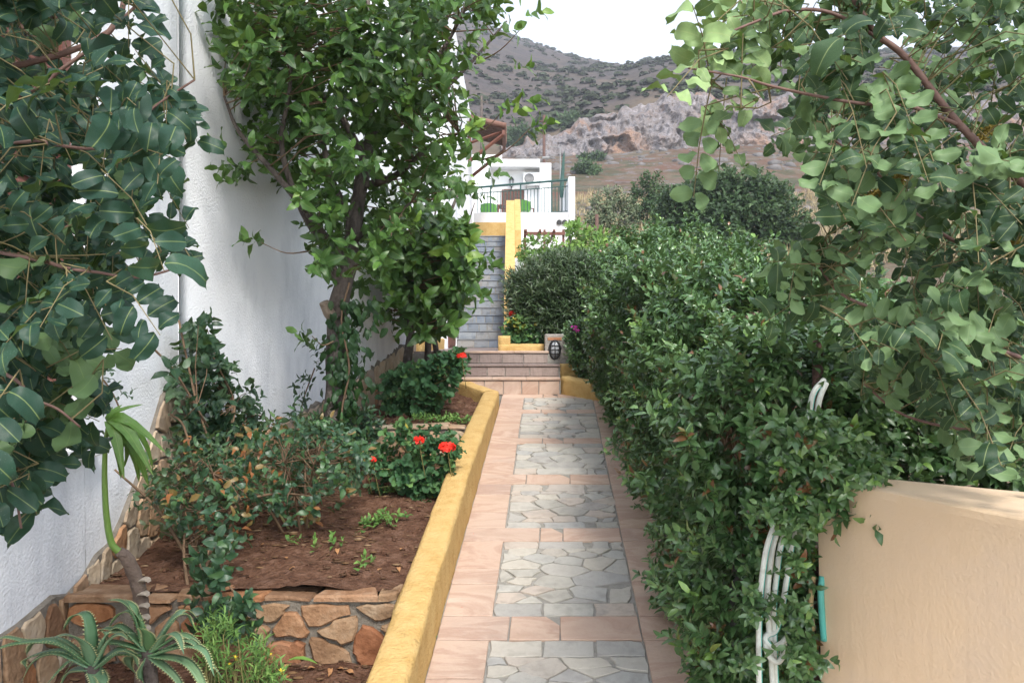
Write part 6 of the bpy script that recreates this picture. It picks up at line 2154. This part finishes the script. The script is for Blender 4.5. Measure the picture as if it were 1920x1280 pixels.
carob(cr_, LCAROBR,
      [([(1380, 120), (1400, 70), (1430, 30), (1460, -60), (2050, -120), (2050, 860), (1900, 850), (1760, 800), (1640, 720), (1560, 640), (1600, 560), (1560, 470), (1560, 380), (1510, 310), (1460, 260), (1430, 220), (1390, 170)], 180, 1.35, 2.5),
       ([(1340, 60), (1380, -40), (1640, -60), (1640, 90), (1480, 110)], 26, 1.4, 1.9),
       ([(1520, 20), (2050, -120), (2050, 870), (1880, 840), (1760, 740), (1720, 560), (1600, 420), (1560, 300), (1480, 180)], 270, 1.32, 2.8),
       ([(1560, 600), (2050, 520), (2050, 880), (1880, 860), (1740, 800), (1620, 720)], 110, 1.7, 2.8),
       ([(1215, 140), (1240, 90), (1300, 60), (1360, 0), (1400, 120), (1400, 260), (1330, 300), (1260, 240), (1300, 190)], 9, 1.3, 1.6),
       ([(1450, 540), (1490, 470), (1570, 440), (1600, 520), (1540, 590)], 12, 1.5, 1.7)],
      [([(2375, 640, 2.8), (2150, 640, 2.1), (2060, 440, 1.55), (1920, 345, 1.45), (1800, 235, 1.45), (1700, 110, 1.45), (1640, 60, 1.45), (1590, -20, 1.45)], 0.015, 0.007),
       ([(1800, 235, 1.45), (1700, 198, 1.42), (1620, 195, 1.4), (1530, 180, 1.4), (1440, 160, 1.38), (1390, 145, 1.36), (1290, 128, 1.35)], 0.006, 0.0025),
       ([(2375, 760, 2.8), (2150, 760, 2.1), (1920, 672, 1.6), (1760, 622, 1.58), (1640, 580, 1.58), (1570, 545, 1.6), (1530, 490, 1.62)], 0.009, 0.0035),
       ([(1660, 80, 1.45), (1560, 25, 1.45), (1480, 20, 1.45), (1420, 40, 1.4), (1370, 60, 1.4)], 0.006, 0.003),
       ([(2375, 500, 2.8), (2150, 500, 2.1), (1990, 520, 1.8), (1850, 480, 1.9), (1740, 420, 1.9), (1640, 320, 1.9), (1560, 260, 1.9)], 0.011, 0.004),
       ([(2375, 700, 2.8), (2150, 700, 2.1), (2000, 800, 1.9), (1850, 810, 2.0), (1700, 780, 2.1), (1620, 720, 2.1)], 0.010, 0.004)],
      REDBARK, lambda p_: 0.22 + 0.62 * float(1 - sstep(1300, 1640, 960 + F * p_[0] / p_[1])),  # leaf tint paints backlight on the left sprays, interior shade further right
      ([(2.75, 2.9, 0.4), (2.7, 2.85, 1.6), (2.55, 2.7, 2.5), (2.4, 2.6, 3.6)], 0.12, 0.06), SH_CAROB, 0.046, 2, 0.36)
for (a_, b_) in (((1625, 372), (1690, 330)), ((1680, 340), (1712, 318)), ((1838, 262), (1872, 225)), ((1880, 470), (1910, 455))):
    c0, c1 = px(*a_, 1.5), px(*b_, 1.5)
    mb = MB()
    mb.bar(tuple(c0), tuple(c1), 0.004, 5)
    for k in range(170):
        f = rng.uniform(0, 1)
        p_ = c0 * (1 - f) + c1 * f
        d_ = unit(rng.normal(0, 1, 3))
        e_ = p_ + d_ * rng.uniform(0.006, 0.015)
        s_ = unit(np.cross(d_, rng.normal(0, 1, 3))) * 0.0016
        mb.add([p_ - s_ * 0.5, p_ + s_ * 0.5, e_ + s_, e_ - s_], [(0, 1, 2, 3)])
    mb.build('flower_cluster', CAROBF, cr_)

# ---- bushes behind and on the slope
for lab, nm, cat, poly, yc, dy, n, nl, length, leaf, m, tint, shp in (
        ('pale green leafy shrub growing between the oleander and the dry slope', 'leafy_shrub', 'shrub', [(978, 490), (985, 452), (1030, 442), (1060, 450), (1075, 415), (1100, 430), (1150, 440), (1190, 470), (1180, 500), (1100, 490), (1040, 485)], 14.5, 1.0, 420, 7, 0.22, 0.13, LLIGHT, 0.5, SH_DIAM),
        ('broad dark evergreen carob bush on the slope beyond the hedge', 'carob_bush', 'bush', [(1225, 400), (1240, 370), (1270, 355), (1310, 335), (1360, 322), (1420, 325), (1470, 350), (1500, 385), (1520, 430), (1505, 470), (1470, 500), (1300, 490), (1240, 450)], 36, 3.2, 2600, 8, 0.55, 0.30, LSCRUB, 0.36, SH_DIAM),
        ('small round dark bush left of the broad evergreen on the slope', 'round_bush', 'bush', [(1183, 380), (1188, 345), (1215, 322), (1240, 330), (1252, 365), (1248, 415), (1195, 418)], 46, 0.9, 420, 7, 0.5, 0.26, LSCRUB, 0.40, SH_DIAM),
        ('soft grey green shrub on the dry slope right of the terrace house', 'grey_shrub', 'shrub', [(1100, 425), (1108, 380), (1135, 354), (1165, 357), (1188, 376), (1192, 420), (1140, 432)], 42, 0.9, 420, 7, 0.45, 0.22, LGREY, 0.5, SH_DIAM),
        ('dark tree clump at the foot of the mountain above the quarry', 'distant_tree', 'tree', [(1035, 250), (1050, 225), (1070, 215), (1085, 225), (1088, 240), (1060, 250)], 158, 3, 240, 6, 2.0, 1.2, LSCRUB, 0.3, SH_DIAM),
        ('dark bush at the edge of the mountain behind the wooden canopy', 'distant_tree', 'tree', [(945, 275), (955, 250), (985, 240), (1000, 255), (990, 275)], 150, 3, 200, 6, 2.0, 1.2, LSCRUB, 0.35, SH_DIAM),
        ('green bush beside the road bank right of the terrace house roof', 'bank_bush', 'bush', [(1075, 325), (1090, 305), (1110, 305), (1125, 320), (1110, 330)], 96, 1.6, 160, 6, 1.0, 0.6, LSCRUB, 0.45, SH_DIAM),
        ('dark flat bush on the scree under the quarry face', 'bank_bush', 'bush', [(1085, 300), (1095, 291), (1120, 289), (1135, 296), (1115, 302)], 118, 1.6, 120, 6, 1.0, 0.7, LSCRUB, 0.3, SH_DIAM),
        ('dark green bush half hidden by carob leaves right of the broad evergreen', 'slope_bush', 'bush', [(1560, 400), (1600, 370), (1660, 365), (1700, 400), (1690, 440), (1600, 440)], 40, 1.4, 500, 7, 0.5, 0.28, LSCRUB, 0.3, SH_DIAM)):
    b_ = px(np.mean([a[0] for a in poly]), max(a[1] for a in poly), yc)
    b_[2] = min(b_[2], float(ground_h(b_[0], yc)) + (0 if yc > 20 else -0.2))
    t = thing(nm, lab, cat, tuple(b_))
    L = Leaves(shp)
    P = bush(t, poly, yc, dy, n, L, nl, length, leaf, tint, 0.6, shell=0.4, tvar=0.24, gap=-0.13)
    L.build(t, m, 60 if leaf < 0.2 else 0, rest='foliage', min_px=11)
    mb = MB()
    for k in range(7):
        e = P[rng.integers(0, len(P))]
        mb.tube(smooth_path([b_ + rng.normal(0, 0.1 * dy, 3) * np.array([1, 1, 0]) - np.array([0, 0, 0.2]), b_ * 0.5 + e * 0.5, e], 3), np.linspace(0.05 * dy, 0.015 * dy, 7), 5)
    mb.build('stems', BARK, t, True)
for i, (u_, v_, w_) in enumerate(((1085, 412, 34), (1120, 405, 30), (1150, 415, 38), (1180, 404, 30), (1200, 412, 30), (1165, 398, 24), (1625, 440, 40))):
    yc = 30 + 4 * (i % 3)
    labs = ['brown thorn cushion nearest the corner of the terrace house', 'purplish thorn cushion right of the brown stake top', 'wide rounded thorn cushion below the grey green shrub', 'thorn cushion at the left foot of the broad evergreen', 'straw coloured cushion touching the broad evergreen', 'small purplish thorn cushion just under the grey green shrub', 'thorn cushion on the dry slope beneath the carob branches']
    c_ = px(u_, v_, yc)
    c_[2] = float(ground_h(c_[0], yc))
    t = thing('thorn_cushion', labs[i], 'shrub', tuple(c_), 'thorn cushions on the dry slope')
    L = Leaves(SH_DIAM)
    n_ = 150
    d_ = unit(np.abs(rng.normal(0, 1, (n_, 3))) * np.array([1, 1, 1]) * np.where(rng.uniform(0, 1, (n_, 3)) < 0.5, -1, 1) * np.array([1, 1, 0]) + np.array([0, 0, 1]) * np.abs(rng.normal(0, 0.8, (n_, 1))))
    rr = w_ / F * yc * 0.62
    sprigs(L, c_ + d_ * rr * np.array([1, 1, 0.75]) * 0.8, d_, 6, rr * 0.35, rr * 0.22, rng.uniform(0.1, 0.95, n_))
    L.build(t, LTHORN, 0, rest='branches')

# ---- garden hose
hz_ = thing('garden_hose', 'dirty white garden hose with turquoise stripe hung in loops on the near hedge end', 'hose', tuple(px(1445, 1280, 2.9)))


def hose(pts, r=0.0105, m=HOSE, stripe=True, name='hose_loop'):
    q = smooth_path([px(*a) for a in pts], 6)
    V, Fc = tube(q, r, 10)
    o = mk(name, V, Fc, m, hz_, True)
    if stripe:
        T = unit(np.gradient(q, axis=0))
        side = unit(np.cross(T, np.array([0, 1., 0])) * np.where(np.sum(np.cross(T, np.array([0, 1., 0])) * np.array([1, 0, 0]), 1) > 0, 1, -1)[:, None])
        V, Fc = tube(q + side * r * 0.62 + np.array([0, -1, 0]) * r * 0.62, r * 0.25, 5)
        mk('stripe', V, Fc, HSTRIPE, o, True)


hose([(1545, 712, 2.96), (1524, 740, 2.93), (1514, 800, 2.95), (1490, 900, 2.96), (1446, 1000, 2.88), (1432, 1060, 2.87), (1425, 1130, 2.87), (1423, 1200, 2.87), (1424, 1300, 2.87)])
hose([(1549, 718, 2.95), (1536, 750, 2.93), (1526, 810, 2.95), (1500, 900, 2.96), (1456, 1000, 2.90), (1444, 1060, 2.89), (1438, 1120, 2.89), (1440, 1150, 2.89), (1446, 1230, 2.89), (1450, 1300, 2.89)], stripe=False)
hose([(1500, 960, 2.95), (1468, 1010, 2.90), (1456, 1080, 2.90), (1451, 1140, 2.90), (1452, 1200, 2.90), (1455, 1300, 2.9)])
hose([(1505, 970, 2.96), (1486, 1015, 2.91), (1476, 1080, 2.91), (1467, 1135, 2.91), (1455, 1180, 2.90), (1438, 1190, 2.88), (1436, 1200, 2.87), (1450, 1212, 2.86), (1466, 1205, 2.87), (1474, 1195, 2.9)])
hose([(1434, 1195, 2.88), (1440, 1225, 2.86), (1455, 1240, 2.86), (1466, 1232, 2.87), (1470, 1205, 2.9)], stripe=False)
hose([(1542, 1080, 2.94), (1539, 1110, 2.93), (1541, 1150, 2.93), (1545, 1200, 2.93)], r=0.012, m=HSTRIPE2, stripe=False)
hose([(1525, 1080, 2.97), (1521, 1110, 2.96), (1520, 1140, 2.96), (1524, 1180, 2.97)], m=mat('ochre_hose', [(0.35, 0.26, 0.12), (0.45, 0.34, 0.18)], scale=10, rough=0.6, bump=0.1), stripe=False)

# ---- dead leaves on the soil, one fresh one by the retaining wall
fl = Leaves(SH_MED)
me_cache = []
for i in range(26):
    u_, v_ = rng.uniform(430, 760), rng.choice([rng.uniform(985, 1075), rng.uniform(1235, 1275)])
    for y_ in np.linspace(3.3, 6.6, 90):
        p_ = px(u_, v_, y_)
        if p_[2] < bed_z(p_[0], y_) + 0.01:
            break
    if 3.8 < y_ < 4.06 or y_ > 6.5 or p_[0] > xl(y_) - 0.2:
        continue
    V, T, uv = SH_MED[i % 4]
    a_ = rng.uniform(0, 6.28)
    c_, s_ = math.cos(a_), math.sin(a_)
    W = V @ np.array([[c_, s_, 0], [-s_, c_, 0], [0, 0, 1.3]]) * rng.uniform(0.03, 0.055)
    o = mk('dead_leaf', W + np.array([p_[0], p_[1], bed_z(p_[0], y_) + 0.008]), T, DEADL, None, True, loc=(p_[0], p_[1], bed_z(p_[0], y_)))
    tag(o, 'curled brown dead leaf lying on the red soil of the beds', 'leaf', 'dead leaves on the soil')
p_ = px(562, 1226, 3.72)
V, T, uv = leaf_shape('lance', 6, 2, 0.35, 0.2, width=0.28)
W = V @ np.array([[0, 1, 0], [1, 0.1, 0.05], [0, 0, 1.]]) * 0.14
o = mk('fallen_leaf', W + np.array([p_[0] - 0.06, 3.72, 0.665]), T, STALK, None, True, loc=(p_[0], 3.72, 0.66))
tag(o, 'large green leaf lying on the soil under the front retaining wall', 'leaf')
# fallen petals and a leaf on the tiles
for i, (u_, v_) in enumerate(((846, 1092), (839, 1093), (866, 1139), (888, 1001))):
    y_ = 3225 / (v_ - 380)
    p_ = px(u_, v_, y_)
    c_ = np.array([p_[0], y_, pathz(y_) + 0.004])
    W = SH_DIAM[1][0] * 0.014 + c_
    tag(mk('petal', W, SH_DIAM[1][1], REDF, None, True, loc=tuple(c_)), 'tiny fallen red petal on the pink tiles', 'petal', 'red petals on the tiles')
y_ = 3225 / (1197 - 380)
p_ = px(815, 1197, y_)
W = SH_MED[1][0] * 0.045 + np.array([p_[0], y_, pathz(y_) + 0.006])
o = mk('small_leaf', W, SH_MED[1][1], STALK, None, True, loc=(p_[0], y_, pathz(y_)))
tag(o, 'small green leaf fallen on the tiles by the foot of the yellow kerb', 'leaf')
